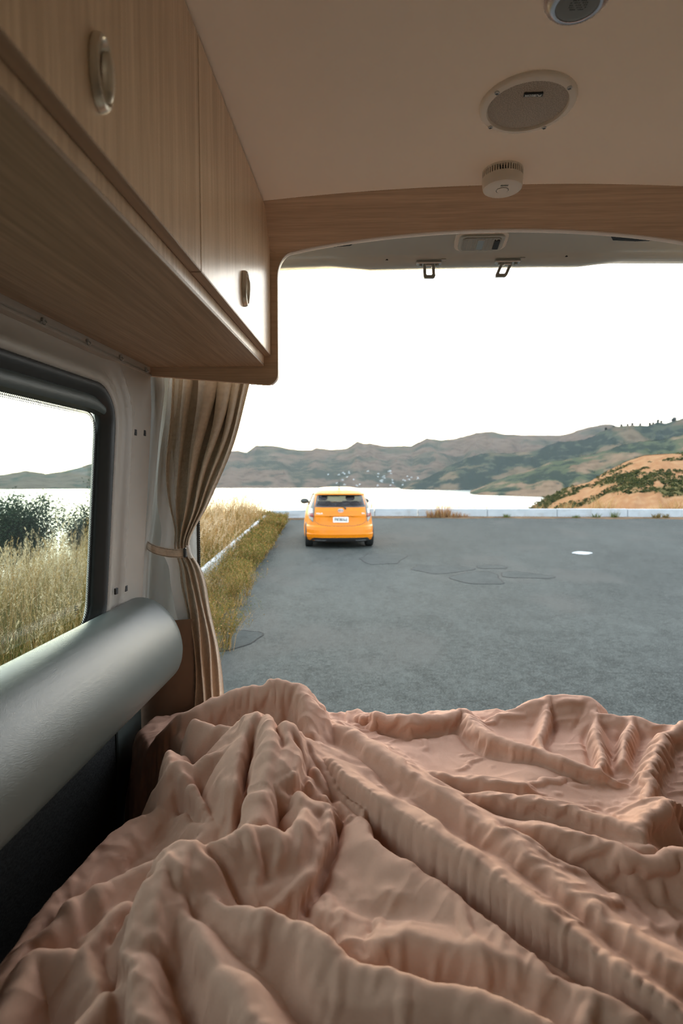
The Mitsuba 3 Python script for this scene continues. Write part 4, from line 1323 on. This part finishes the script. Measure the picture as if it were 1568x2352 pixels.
# spoiler lip
lip = []
for x in np.linspace(-.60, .60, 31):
    y = float(rear_y([x], [1.285])[0])
    e = (abs(x) / .6) ** 3
    lip.append([[x, y + .03, 1.318 - .012 * e], [x, y - .035 + .03 * e, 1.300 - .014 * e], [x, y - .05 + .04 * e, 1.287 - .014 * e], [x, y - .046 + .04 * e, 1.275 - .014 * e], [x, y + .02, 1.268 - .012 * e]])
carput('spoiler', grid(np.array(lip)), 'car_paint', 40)
# bumper: dark valance, crease, light strips
carput('valance', on_tail(sym([(0, .272), (.615, .272), (.665, .250), (.735, .175), (.735, .166), (0, .166)]), .004, .03), 'black', 30, 'black lower bumper insert')
carput('bumper_crease', on_tail(sym([(0, .352), (.74, .352), (.78, .36), (.80, .385), (.78, .372), (.74, .362), (0, .362)]), .012, .012), 'car_paint', 30)
for s in (-1, 1):
    carput('reflector', on_tail(Polygon([(s * .62, .198), (s * .36, .198), (s * .34, .216), (s * .60, .219)]), .010, .006), 'lens_clear', 30)
# number plate and lettering
carput('number_plate', on_tail(rrect(-.182, .182, .632, .758, .012), .016, .014), 'plate_white', 30, 'white number plate reading PKW46')


def letters(text, h, x, z, off, bsdf, key, bold=True, width=None):
    m = meshkit.text_mesh(text, h, .003, bold)
    w = m.bounds[1][0]
    if width: m.apply_scale([width / w, 1, 1]); w = width
    v = np.array(m.vertices)
    X = x - w / 2 + v[:, 0]; Zz = z + v[:, 1]
    yb = float(rear_y([x], [z])[0]) if width and width > .2 else rear_y(X, Zz)
    q = tm(np.c_[X, yb - off - v[:, 2], Zz], m.faces)
    return carput(key, q, bsdf, False)


letters('PKW46', .082, 0, .655, .017, 'black', 'number_plate__lettering', True, .305)
letters('AQUA', .032, -.50, .822, .006, 'plate_white', 'tailgate__name_badge', True, .16)
letters("G's", .034, .535, .822, .008, 'plate_white', 'tailgate__grade_badge', True, .07)
# oval emblem of three loops
yb = float(rear_y([0], [.905])[0])


def oval(a, b, cx, cz, w):
    th = np.linspace(0, 2 * PI, 37)
    return tube(np.c_[cx + a * np.cos(th), np.full(37, yb - .010), cz + b * np.sin(th)], w, 6, False)


carput('tailgate__emblem', cat([oval(.062, .042, 0, .905, .007), oval(.020, .040, 0, .905, .006), oval(.040, .017, 0, .927, .006)]), 'chrome', True, 'chrome oval emblem')
carput('tailgate__emblem_disc', lathe([(0, 0), (.050, 0), (.058, .003)], 30, (0, 0, 0)).apply_transform(np.array([[1, 0, 0, 0], [0, 0, 1, yb - .006], [0, .68, 0, .905], [0, 0, 0, 1.]])), 'lens_clear', True)
# wiper
wy = lambda x, z, o: [x, float(rear_y([x], [z])[0]) - o, z]
carput('rear_wiper', cat([tube([wy(.10, .965, .02), wy(.06, 1.0, .022), wy(-.02, 1.022, .018), wy(-.22, 1.022, .016)], [.014, .011, .008, .005], 8), tube([wy(-.28, 1.012, .008), wy(-.05, 1.014, .010), wy(.06, 1.010, .008)], .006, 6), trimesh.creation.icosphere(2, .022).apply_translation(wy(.11, .955, .012))]), 'black', 40)
# door mirrors
for s in (-1, 1):
    xs_ = side_x(2.62, .99)
    a = trimesh.creation.icosphere(3, 1.0)
    v = np.array(a.vertices) * [.115, .075, .072]
    v[:, 1] = np.where(v[:, 1] < 0, v[:, 1] * .35, v[:, 1])
    a = tm(v + [s * (xs_ + .155), 2.62, 1.03], a.faces)
    k = carput('door_mirror', a, 'header_strip' if s < 0 else 'header_strip', True)
    st_ = tube([(s * (xs_ - .02), 2.66, .985), (s * (xs_ + .05), 2.65, .99), (s * (xs_ + .10), 2.64, 1.01)], [.03, .024, .02], 8); st_.apply_transform(CART)
    put(k + '__stalk', st_, 'black', 40)
# aerial on the roof
carput('aerial', cat([tube([(0, .72, 1.395), (0, .70, 1.435), (0, .62, 1.62)], [.016, .006, .004], 8), tube([(0, .76, 1.39), (0, .71, 1.425)], [.03, .012], 10)]), 'black', 40)
# wheels
for s in (-1, 1):
    for y in (.72, 3.28):
        tyre = lathe([(.19, -.085), (.255, -.096), (.285, -.090), (.298, -.070), (.301, -.03), (.301, .03), (.298, .070), (.285, .090), (.255, .096), (.19, .085)], 48, (s * .735, y, .301), axis='x')
        k = carput('wheel', tyre, 'rubber', 40, 'black tyre' if y < 1 else None)
        hub = cat([lathe([(0, .05), (.03, .055), (.05, .045), (.17, .055), (.192, .075), (.195, .08)], 30, (0, 0, 0), axis='x')] + [box(.05, .066, -.018, .018, .03, .18, .005).apply_transform(trimesh.transformations.rotation_matrix(q * 2 * PI / 5, [1, 0, 0])) for q in range(5)])
        if s < 0: hub.apply_transform(np.diag([-1., 1, 1, 1])); hub.invert()
        hub.apply_translation([s * .735, y, .301]); hub.apply_transform(CART)
        put(k + '__rim', hub, 'steel', 40)
# dark wheel arches on the flank and a door seam
for s in (-1, 1):
    for y in (.72, 3.28):
        arc = []
        for a in np.linspace(.05, PI - .05, 20):
            yy, z = y + .318 * math.cos(a), .29 + .318 * math.sin(a)
            y2, z2 = y + .304 * math.cos(a), .29 + .304 * math.sin(a)
            arc.append([[s * (side_x(yy, z) - .0005), yy, z], [s * (side_x(y2, z2) + .001), y2, max(z2, .166)]])
        carput('wheel_arch', grid(np.array(arc)), 'black', True)

# ================================================================ duvet
STA, STB = ((.045, .15), 250, 3, .03, .999, .003, .006, .0001, .006), ((.02, .065), 160, 2, .015, .9995, .004, .004, .0001, .002)   # slack, steps, bending reach and stiffness, lift, hold, sink, weight, start noise
FOLD_LINES = [  # crest points in metres, slope left and right of the run, rounding
    ([(-0.112,1.339,1.125), (-0.054,1.274,1.125), (0.016,1.188,1.122), (0.066,1.122,1.120), (0.124,1.062,1.118), (0.163,1.009,1.116), (0.208,0.947,1.114), (0.240,0.896,1.112), (0.274,0.849,1.110), (0.301,0.798,1.108), (0.325,0.762,1.106), (0.383,0.695,1.100)], 0.4, 0.75, 0.009),
    ([(-0.155,1.171,1.140), (-0.123,1.180,1.145), (-0.090,1.120,1.142), (-0.048,1.058,1.140), (0.014,0.990,1.137), (0.062,0.945,1.134), (0.105,0.888,1.131), (0.145,0.854,1.130), (0.185,0.811,1.128), (0.213,0.771,1.125), (0.245,0.738,1.122), (0.345,0.623,1.110)], 0.4, 2.4, 0.008),
    ([(-0.130,1.134,1.130), (-0.089,1.099,1.125), (-0.063,1.052,1.120), (-0.051,1.029,1.118), (-0.067,0.966,1.105)], 0.7, 1.3, 0.007),
    ([(-0.047,1.029,1.118), (-0.011,0.996,1.117), (0.003,0.908,1.115), (0.040,0.866,1.113), (0.086,0.830,1.110), (0.127,0.785,1.108), (0.160,0.746,1.105), (0.187,0.715,1.103), (0.213,0.675,1.100), (0.249,0.650,1.098), (0.316,0.632,1.090)], 2.2, 0.3, 0.009),
    ([(-0.063,0.773,1.090), (-0.026,0.731,1.095), (-0.001,0.704,1.093), (0.023,0.717,1.105), (0.055,0.722,1.108), (0.101,0.709,1.108), (0.150,0.695,1.107), (0.194,0.676,1.105), (0.230,0.658,1.103), (0.255,0.643,1.100), (0.280,0.630,1.097)], 0.35, 0.9, 0.009),
    ([(-0.240,0.748,1.135), (-0.224,0.751,1.137), (-0.195,0.729,1.135), (-0.169,0.721,1.132), (-0.120,0.717,1.128), (-0.087,0.703,1.126), (-0.047,0.678,1.124), (-0.008,0.659,1.122), (0.043,0.641,1.120), (0.091,0.631,1.118), (0.147,0.614,1.115), (0.187,0.600,1.112)], 1.6, 0.85, 0.008),
    ([(-0.234,0.706,1.130), (-0.216,0.695,1.132), (-0.189,0.661,1.128), (-0.162,0.630,1.123), (-0.140,0.602,1.119), (-0.119,0.582,1.115)], 0.7, 1.5, 0.008),
    ([(-0.285,0.763,1.165), (-0.277,0.770,1.172), (-0.268,0.780,1.178), (-0.247,0.786,1.178), (-0.218,0.804,1.172), (-0.180,0.841,1.163), (-0.159,0.851,1.160), (-0.135,0.856,1.150), (-0.119,0.890,1.150), (-0.116,0.923,1.150)], 2.4, 0.75, 0.007),
    ([(-0.121,0.961,1.150), (-0.071,0.969,1.135), (-0.074,0.912,1.128), (-0.085,0.865,1.122), (-0.097,0.815,1.115), (-0.112,0.794,1.108)], 1.4, 0.45, 0.008),
    ([(-0.258,0.774,1.170), (-0.270,0.762,1.172), (-0.281,0.751,1.166), (-0.281,0.738,1.158), (-0.293,0.718,1.150), (-0.294,0.695,1.142), (-0.291,0.675,1.135), (-0.294,0.659,1.128), (-0.279,0.640,1.123), (-0.268,0.607,1.115), (-0.251,0.587,1.108)], 0.5, 2.6, 0.007),
    ([(-0.254,0.768,1.160), (-0.247,0.739,1.145), (-0.240,0.709,1.130)], 0.9, 0.9, 0.006),
    ([(-0.237,0.787,1.150), (-0.205,0.771,1.125), (-0.172,0.782,1.118), (-0.135,0.794,1.114), (-0.096,0.822,1.110)], 0.7, 0.6, 0.01),
    ([(-0.210,1.135,1.220), (-0.186,1.066,1.208), (-0.181,0.989,1.188), (-0.183,0.939,1.168), (-0.180,0.886,1.155)], 1.3, 1.1, 0.022),
    ([(-0.229,1.135,1.218), (-0.250,1.084,1.198), (-0.246,1.018,1.178), (-0.240,0.979,1.160)], 1.8, 0.6, 0.007),
    ([(-0.174,1.110,1.212), (-0.159,1.064,1.195), (-0.163,0.994,1.178), (-0.165,0.965,1.165), (-0.125,0.967,1.155)], 0.55, 1.5, 0.006),
    ([(-0.171,1.117,1.185), (-0.123,1.075,1.160), (-0.097,1.032,1.145), (-0.073,0.990,1.133), (-0.071,0.928,1.125)], 1.2, 0.6, 0.007),
    ([(-0.477,1.221,1.150), (-0.445,1.209,1.180), (-0.400,1.204,1.187), (-0.359,1.193,1.180), (-0.323,1.171,1.170), (-0.272,1.166,1.165)], 1.5, 1.6, 0.009),
    ([(-0.418,1.270,1.160), (-0.361,1.295,1.186), (-0.280,1.325,1.203), (-0.219,1.340,1.206), (-0.177,1.336,1.203), (-0.146,1.293,1.185), (-0.133,1.234,1.155)], 0.8, 1.5, 0.016),
    ([(-0.362,1.052,1.165), (-0.333,1.055,1.172), (-0.298,1.077,1.178), (-0.262,1.086,1.178), (-0.244,1.112,1.190)], 1.7, 1.2, 0.006),
    ([(-0.450,1.184,1.165), (-0.409,1.122,1.168), (-0.374,1.058,1.160), (-0.325,1.007,1.142), (-0.274,0.943,1.125)], 0.9, 2.6, 0.01),
    ([(-0.363,1.101,1.090), (-0.391,1.003,1.092), (-0.416,0.975,1.090), (-0.436,0.943,1.085), (-0.451,0.868,1.078), (-0.473,0.770,1.068), (-0.475,0.684,1.060)], 0.45, 1.6, 0.01),
    ([(-0.279,0.931,1.105), (-0.319,0.855,1.108), (-0.351,0.833,1.105), (-0.378,0.801,1.100), (-0.407,0.774,1.095), (-0.423,0.732,1.088), (-0.446,0.714,1.080), (-0.447,0.643,1.070)], 0.6, 0.9, 0.008),
    ([(-0.298,0.634,1.108), (-0.310,0.611,1.105), (-0.319,0.587,1.100)], 1, 0.9, 0.007),
    ([(-0.381,0.684,1.100), (-0.418,0.676,1.095), (-0.415,0.640,1.090), (-0.413,0.600,1.085)], 0.8, 0.8, 0.007),
    ([(-0.341,0.761,1.112), (-0.355,0.725,1.108), (-0.361,0.689,1.102), (-0.326,0.644,1.092)], 0.9, 0.8, 0.007),
    ([(0.310,1.459,1.085), (0.393,1.484,1.105), (0.464,1.497,1.122), (0.559,1.488,1.124), (0.564,1.439,1.115), (0.642,1.421,1.112), (0.733,1.365,1.098)], 0.7, 0.55, 0.01),
    ([(0.022,1.472,1.085), (0.098,1.440,1.092), (0.168,1.449,1.092), (0.240,1.478,1.094), (0.258,1.406,1.100), (0.289,1.328,1.102), (0.324,1.290,1.102), (0.372,1.259,1.100), (0.414,1.222,1.100), (0.460,1.194,1.095)], 0.4, 0.95, 0.006),
    ([(0.093,1.177,1.092), (0.146,1.156,1.100), (0.196,1.147,1.102), (0.248,1.133,1.100), (0.299,1.127,1.095)], 0.4, 0.9, 0.006),
    ([(0.180,1.093,1.092), (0.210,1.076,1.100), (0.263,1.067,1.105), (0.320,1.054,1.106), (0.365,1.033,1.108), (0.405,1.002,1.110), (0.450,0.962,1.112), (0.488,1.003,1.115), (0.530,1.032,1.120)], 0.35, 1.1, 0.007),
    ([(0.232,1.005,1.095), (0.273,0.984,1.103), (0.313,0.975,1.106), (0.356,0.956,1.106), (0.397,0.939,1.106), (0.431,0.927,1.106), (0.462,0.920,1.106), (0.497,0.912,1.106)], 0.35, 0.8, 0.007),
    ([(0.464,1.497,1.122), (0.445,1.451,1.115), (0.394,1.338,1.100), (0.388,1.289,1.095)], 1.2, 0.8, 0.004),
    ([(0.562,1.433,1.115), (0.531,1.360,1.112), (0.499,1.246,1.106), (0.472,1.195,1.100)], 0.9, 1.1, 0.004),
    ([(0.642,1.421,1.112), (0.587,1.324,1.108), (0.543,1.242,1.100)], 1, 1, 0.004),
    ([(0.744,1.386,1.115), (0.681,1.331,1.114), (0.610,1.229,1.112), (0.563,1.170,1.108), (0.512,1.067,1.100)], 0.9, 0.7, 0.006),
    ([(-0.051,1.313,1.098), (0.029,1.240,1.102), (0.074,1.203,1.104), (0.138,1.124,1.100)], 0.7, 0.7, 0.006),
]
CREASES = [  # smaller creases: points, height, reach left and right
    ([(-0.274,1.339), (-0.264,1.222), (-0.247,1.107)], 0.01, 0.03, 0.022),
    ([(-0.231,1.368), (-0.192,1.260), (-0.147,1.168), (-0.133,1.095)], 0.012, 0.022, 0.03),
    ([(-0.320,1.330), (-0.309,1.204), (-0.305,1.119)], 0.008, 0.03, 0.02),
    ([(0.097,0.817), (0.131,0.842), (0.153,0.839)], 0.004, 0.012, 0.012),
    ([(0.070,1.005), (0.100,0.953), (0.110,0.883)], 0.006, 0.02, 0.014),
    ([(0.047,1.116), (0.087,1.024), (0.137,0.935)], 0.007, 0.02, 0.012),
    ([(-0.009,1.138), (0.040,1.042), (0.099,0.988)], 0.006, 0.014, 0.014),
    ([(0.354,0.834), (0.310,0.805)], 0.007, 0.012, 0.014),
    ([(0.382,0.869), (0.346,0.821), (0.322,0.790)], 0.006, 0.012, 0.012),
    ([(0.454,0.903), (0.444,0.844), (0.436,0.800)], 0.006, 0.012, 0.012),
    ([(0.396,0.880), (0.409,0.824), (0.447,0.817)], 0.006, 0.012, 0.012),
    ([(0.195,0.934), (0.246,0.942), (0.288,0.916), (0.332,0.902)], 0.007, 0.014, 0.014),
    ([(0.270,0.878), (0.320,0.907), (0.376,0.894)], 0.006, 0.012, 0.012),
    ([(-0.084,0.685), (-0.057,0.643), (-0.021,0.594)], 0.012, 0.03, 0.03),
    ([(-0.165,0.718), (-0.121,0.665), (-0.078,0.615), (-0.060,0.588)], 0.01, 0.03, 0.03),
    ([(-0.056,0.805), (-0.030,0.769), (0.007,0.759)], 0.008, 0.02, 0.02),
    ([(0.007,0.817), (0.032,0.801), (0.063,0.798)], 0.007, 0.016, 0.016),
    ([(-0.088,0.869), (-0.053,0.856), (-0.012,0.807)], 0.007, 0.02, 0.02),
    ([(-0.123,0.742), (-0.139,0.704), (-0.160,0.696)], 0.006, 0.015, 0.015),
    ([(-0.280,0.784), (-0.266,0.717), (-0.240,0.668), (-0.211,0.644)], 0.01, 0.02, 0.02),
    ([(-0.291,0.729), (-0.251,0.666), (-0.227,0.645)], 0.01, 0.022, 0.018),
    ([(-0.282,0.690), (-0.260,0.628), (-0.230,0.581)], 0.008, 0.02, 0.02),
    ([(-0.433,0.832), (-0.388,0.788), (-0.357,0.748)], 0.008, 0.02, 0.015),
    ([(-0.461,0.784), (-0.410,0.761), (-0.372,0.717)], 0.008, 0.015, 0.015),
    ([(-0.367,0.656), (-0.332,0.652), (-0.308,0.659)], 0.007, 0.015, 0.015),
    ([(-0.417,0.954), (-0.372,0.920), (-0.330,0.928)], 0.008, 0.02, 0.02),
    ([(-0.216,1.069), (-0.206,0.958), (-0.200,0.879)], 0.008, 0.012, 0.012),
    ([(-0.276,1.007), (-0.245,0.978), (-0.225,0.994), (-0.191,0.981)], 0.008, 0.012, 0.012),
    ([(-0.237,0.915), (-0.214,0.942), (-0.182,0.931), (-0.157,0.959)], 0.008, 0.012, 0.012),
    ([(-0.132,1.065), (-0.140,1.002), (-0.109,0.935)], 0.007, 0.012, 0.012),
    ([(-0.109,0.930), (-0.108,0.861), (-0.121,0.810)], 0.008, 0.014, 0.014),
    ([(-0.194,0.852), (-0.163,0.799), (-0.151,0.767)], 0.009, 0.014, 0.014),
    ([(-0.141,0.855), (-0.134,0.814), (-0.142,0.786)], 0.009, 0.012, 0.012),
]

def FOLDS(X, Y, Xw, Yw, nz, along, ridge, blob, smax):
    edge_x = np.interp(Y + .02 * nz(9, 41, 2), [.55, .64, .88, 1.0, 1.12, 1.22, 1.29, 1.42], [-.47, -.46, -.47, -.425, -.375, -.37, -.50, -.57])
    h = 1.042 + .020 * nz(6, 31, 2) + .030 * np.clip((X - .05) / .3, 0, 1) * np.clip((Y - .9) / .3, 0, 1)
    h = smax(h, blob(-.30, 1.36, .30, .26, 0, .055) + 1.035, .02)
    tuck = 0
    for pts, sl, sr, e in FOLD_LINES:
        r, sd, tt, P, L = along(pts)
        zc = np.interp(tt, L, P[:, 2]) + .005 * nz(14, 33, 2)
        s = np.where(sd > 0, sr, sl)
        s = s * 1.5
        fall = np.sqrt((s * r) ** 2 + e * e) - e
        cand = zc - np.minimum(fall, .065 + .45 * fall)
        # where the steep side of a fold meets the cloth beneath, it tucks in
        tuck = tuck + np.clip((s - 1.0) / 1.2, 0, 1) * np.exp(-((cand - h) / .010) ** 2) * np.clip(fall / .03, 0, 1) * (tt > .02) * (tt < .98)
        h = smax(h, cand, .008)
    h = h - .034 * np.clip(ndimage.gaussian_filter(tuck, 1.2), 0, 1)
    for pts, a, wl, wr in CREASES:
        r, sd, tt, P, L = along(pts)
        h = h + a * np.sin(PI * np.clip(tt, .04, .96)) ** .5 * np.clip(1 - r / np.where(sd > 0, wr, wl) / 1.5, 0, 1) ** 1.6
    # crushed cotton: sharp creases around flat facets, at three sizes
    crush = np.clip(.45 + 1.5 * nz(3.1, 51, 2), .12, 1)
    for k, (sc, am) in enumerate(((11, .012), (22, .009), (43, .0045))):
        wx, wy = .5 * nz(sc * .5, 60 + k, 2) / sc * 6, .5 * nz(sc * .5, 70 + k, 2) / sc * 6
        n = meshkit.noise(np.stack([(X + wx * .3) * sc, (Y + wy * .3) * sc * .75, 0 * X + k], -1), 80 + k)
        h = h + crush * am * (.5 - np.abs(2 * n - 1))
    over = np.maximum(Y - 1.535 + .11 * np.clip((X - .50) / .30, 0, 1.3) + .03 * np.clip((-.42 - X) / .1, 0, 1), 0)
    h = h - 2.2 * over ** 2 / (over + .03)
    left = np.maximum(edge_x - X, 0)
    return h - 6.0 * left ** 2 / (left + .03)

def duvet_mesh():
    rng = np.random.default_rng(7)
    x0, x1, y0, y1, st = -0.616, 1.02, 0.44, 1.62, 0.0042
    gx, gy = np.arange(x0, x1, st), np.arange(y0, y1, st)
    X, Y = np.meshgrid(gx, gy, indexing='ij')
    nz = lambda s, seed, oc=3, ax=1, ay=1: meshkit.fbm(np.stack([X * s * ax, Y * s * ay, 0 * X], -1), oc, seed) - .5
    # domain warp, so that no fold runs ruler straight
    Xw, Yw = X + .010 * nz(8, 1) + .006 * nz(22, 3), Y + .010 * nz(8, 2) + .006 * nz(22, 4)

    def along(pts):
        """distance to a polyline, side (+ = right of its run) and how far along (0..1)"""
        best, sd, tt = np.full(X.shape, 9.), np.zeros(X.shape), np.zeros(X.shape)
        P = np.asarray(pts, float)
        L = np.r_[0, np.cumsum(np.linalg.norm(np.diff(P[:, :2], axis=0), axis=1))]
        for i in range(len(P) - 1):
            a, d = P[i, :2], P[i + 1, :2] - P[i, :2]
            l2 = d @ d
            t = np.clip(((Xw - a[0]) * d[0] + (Yw - a[1]) * d[1]) / l2, 0, 1)
            ex, ey = Xw - a[0] - t * d[0], Yw - a[1] - t * d[1]
            r = np.hypot(ex, ey)
            m = r < best
            best = np.where(m, r, best)
            sd = np.where(m, np.sign(d[1] * ex - d[0] * ey), sd)
            tt = np.where(m, (L[i] + t * (L[i + 1] - L[i])) / L[-1], tt)
        return best, sd, tt, P, L / L[-1]

    def ridge(pts, wl, wr, p=1.6):
        """a fold: points (x, y, height); wl, wr = reach left and right of its run; p<2 sharper crest"""
        r, sd, tt, P, L = along(pts)
        hh = np.interp(tt, L, P[:, 2])
        w = np.where(sd > 0, wr, wl)
        u = np.clip(r / w, 0, 1)
        return hh * (1 - u ** p) ** 2

    def blob(cx, cy, rx, ry, a, h, p=2.):
        c, s = np.cos(a), np.sin(a)
        u, v = (Xw - cx) * c + (Yw - cy) * s, -(Xw - cx) * s + (Yw - cy) * c
        return h * np.clip(1 - (np.abs(u / rx) ** p + np.abs(v / ry) ** p), 0, 1) ** 1.5
    smax = lambda a, b, k=.012: .5 * (a + b + np.sqrt((a - b) ** 2 + k * k))
    h = FOLDS(X, Y, Xw, Yw, nz, along, ridge, blob, smax)
    # the cloth: sheets with more cloth than ground slip, buckle and crease on the soft filling, first in broad folds, then in fine ones
    def drape(p, q, rest_h, amt, seed, iters, bend, bk, pull, hold, sink, grav, jitter):
        nx, ny = rest_h.shape
        gX, gY = q[..., 0].astype(float), q[..., 1].astype(float)
        gn = lambda s, sd, oc: meshkit.fbm(np.stack([gX * s, gY * s, 0 * gX], -1), oc, sd) - .5
        slack = np.interp((gX - .02) * .735 + (gY - 1.22) * .678, [-.30, -.16, -.02, .03, .16, .40], [.70, .50, .34, .40, .85, .72])   # taut along the long folds, loose beyond them
        slack = np.maximum(slack, .75 * np.exp(-((gX + .28) / .16) ** 2 - ((gY - 1.28) / .22) ** 2))
        am = slack * (amt[0] + amt[1] * np.clip(gn(4, 11 + seed, 2) + .15, 0, 1))
        ang = 4.4 * gn(3.2, 13 + seed, 2) + .6
        S = np.stack([1 + am * (.35 + 1.3 * np.sin(ang) ** 2), 1 + am * (.35 + 1.3 * np.cos(ang) ** 2)], -1).astype(np.float32)
        ref = p.copy()
        cons = []
        for dx, dy, k in ((1, 0, .5), (0, 1, .5), (1, 1, .35), (1, -1, .35), (bend, 0, bk), (0, bend, bk)):
            for par in range(2):
                step, ax = max(abs(dx), abs(dy)), 0 if dx else 1
                n = nx if ax == 0 else ny
                starts = np.array([i for i in range(n - step) if (i // step) % 2 == par])
                if step == 1:
                    m = len(starts)
                    s0, s1 = slice(par, par + 2 * m, 2), slice(par + 1, par + 1 + 2 * m, 2)
                    o0, o1 = {0: (slice(None), slice(None)), 1: (slice(0, -1), slice(1, None)), -1: (slice(1, None), slice(0, -1))}[dy if ax == 0 else 0]
                    A, B = ((s0, o0), (s1, o1)) if ax == 0 else ((o0, s0), (o1, s1))
                else:
                    o = np.arange(ny if ax == 0 else nx)
                    A, B = ((starts[:, None], o[None]), (starts[:, None] + step, o[None])) if ax == 0 else ((o[:, None], starts[None]), (o[:, None], starts[None] + step))
                e, sc = ref[B] - ref[A], S[A]
                rest = np.sqrt((e[..., 0] * sc[..., 0]) ** 2 + (e[..., 1] * sc[..., 1]) ** 2 + e[..., 2] ** 2)
                cons.append((A, B, (rest * (.998 if step > 1 else 1)).astype(np.float32), np.float32(k)))
        p = p.copy()
        p[..., 2] += (jitter * gn(16, 21 + seed, 3) + .4 * jitter * gn(60, 22 + seed, 2)).astype(np.float32)
        v = np.zeros_like(p)
        for it in range(iters):
            old = p.copy()
            p = p + .95 * v
            p[..., 2] -= grav
            for A, B, rest, k in cons:
                a, b = p[A], p[B]
                d = b - a
                l = np.sqrt(np.einsum('ijk,ijk->ij', d, d)) + 1e-9
                d *= (k * (l - rest) / l)[..., None]
                p[A] = a + d
                p[B] = b - d
            dz = p[..., 2] - rest_h
            p[..., 2] = rest_h + np.where(dz < -sink, -sink + (dz + sink) * .3, np.where(dz > .012, .012 + (dz - .012) * pull, dz))
            p[..., :2] += hold * (ref[..., :2] - p[..., :2])
            v = p - old
        return p
    q = np.stack([X, Y, h], -1).astype(np.float32)
    c = q[::2, ::2]
    c = drape(c, c, c[..., 2].copy(), STA[0], 0, *STA[1:])
    iu, iv = np.meshgrid(np.linspace(0, c.shape[0] - 1, X.shape[0]), np.linspace(0, c.shape[1] - 1, X.shape[1]), indexing='ij')
    p = np.stack([ndimage.map_coordinates(c[..., k], [iu, iv], order=3, mode='nearest') for k in range(3)], -1).astype(np.float32)
    p = drape(p, q, p[..., 2].copy(), STB[0], 50, *STB[1:])
    nx, ny = X.shape
    # filling: crests swell, so that steep folds bulge over their own foot
    n = np.cross(np.gradient(p, axis=0), np.gradient(p, axis=1))
    n /= np.linalg.norm(n, axis=-1, keepdims=True)
    n = ndimage.gaussian_filter(n, (3, 3, 0))
    p = p + n * (.45 * np.clip(ndimage.gaussian_filter(h, 3) - ndimage.gaussian_filter(h, 11), 0, .022))[..., None]
    # small sharp wrinkles of washed cotton, on a mesh twice as fine
    k2 = lambda A: np.stack([ndimage.map_coordinates(A[..., i], np.meshgrid(np.linspace(0, nx - 1, 2 * nx - 1), np.linspace(0, ny - 1, 2 * ny - 1), indexing='ij'), order=3, mode='nearest') for i in range(3)], -1)
    p0, (U2, V2) = k2(p), np.meshgrid(np.linspace(gx[0], gx[-1], 2 * nx - 1), np.linspace(gy[0], gy[-1], 2 * ny - 1), indexing='ij')
    n2 = np.cross(np.gradient(p0, axis=0), np.gradient(p0, axis=1))
    n2 /= np.linalg.norm(n2, axis=-1, keepdims=True)
    f2 = lambda s, sd, oc=2: meshkit.fbm(np.stack([U2 * s, V2 * s, 0 * U2], -1), oc, sd) - .5
    fine = 0
    wander = f2(9, 130, 2)
    for k, (sc, am, th) in enumerate(((15, .0060, .45), (23, .0046, 2.2), (36, .0030, 1.2), (58, .0015, .1))):
        th = th + 1.6 * f2(3.1, 120 + k)
        cu, cv = U2 * np.cos(.45 + k) + V2 * np.sin(.45 + k), -U2 * np.sin(.45 + k) + V2 * np.cos(.45 + k)
        m = meshkit.noise(np.stack([(cu + .035 * wander) * sc, (cv + .035 * f2(11, 95 + k)) * sc * .42, 0 * U2 + k], -1), 100 + k)
        crease = np.clip(1 - np.abs(2 * m - 1) * 1.9, 0, 1)
        fine = fine + am * crease ** 1.15 * np.clip(.40 + 2.4 * f2(5, 110 + k), 0, 1)
    p = p0 + n2 * fine[..., None]
    nx, ny = p.shape[:2]
    F = (np.arange(nx - 1)[:, None] * ny + np.arange(ny - 1)[None]).ravel()
    f = np.c_[F, F + ny, F + ny + 1, F + 1]
    return p.reshape(-1, 3).astype(float), f

dv, df = duvet_mesh()
lab('duvet', 'crumpled dusty pink brown cotton duvet spread over the bed', 'duvet')
put('duvet', (dv, df), 'cotton', True)
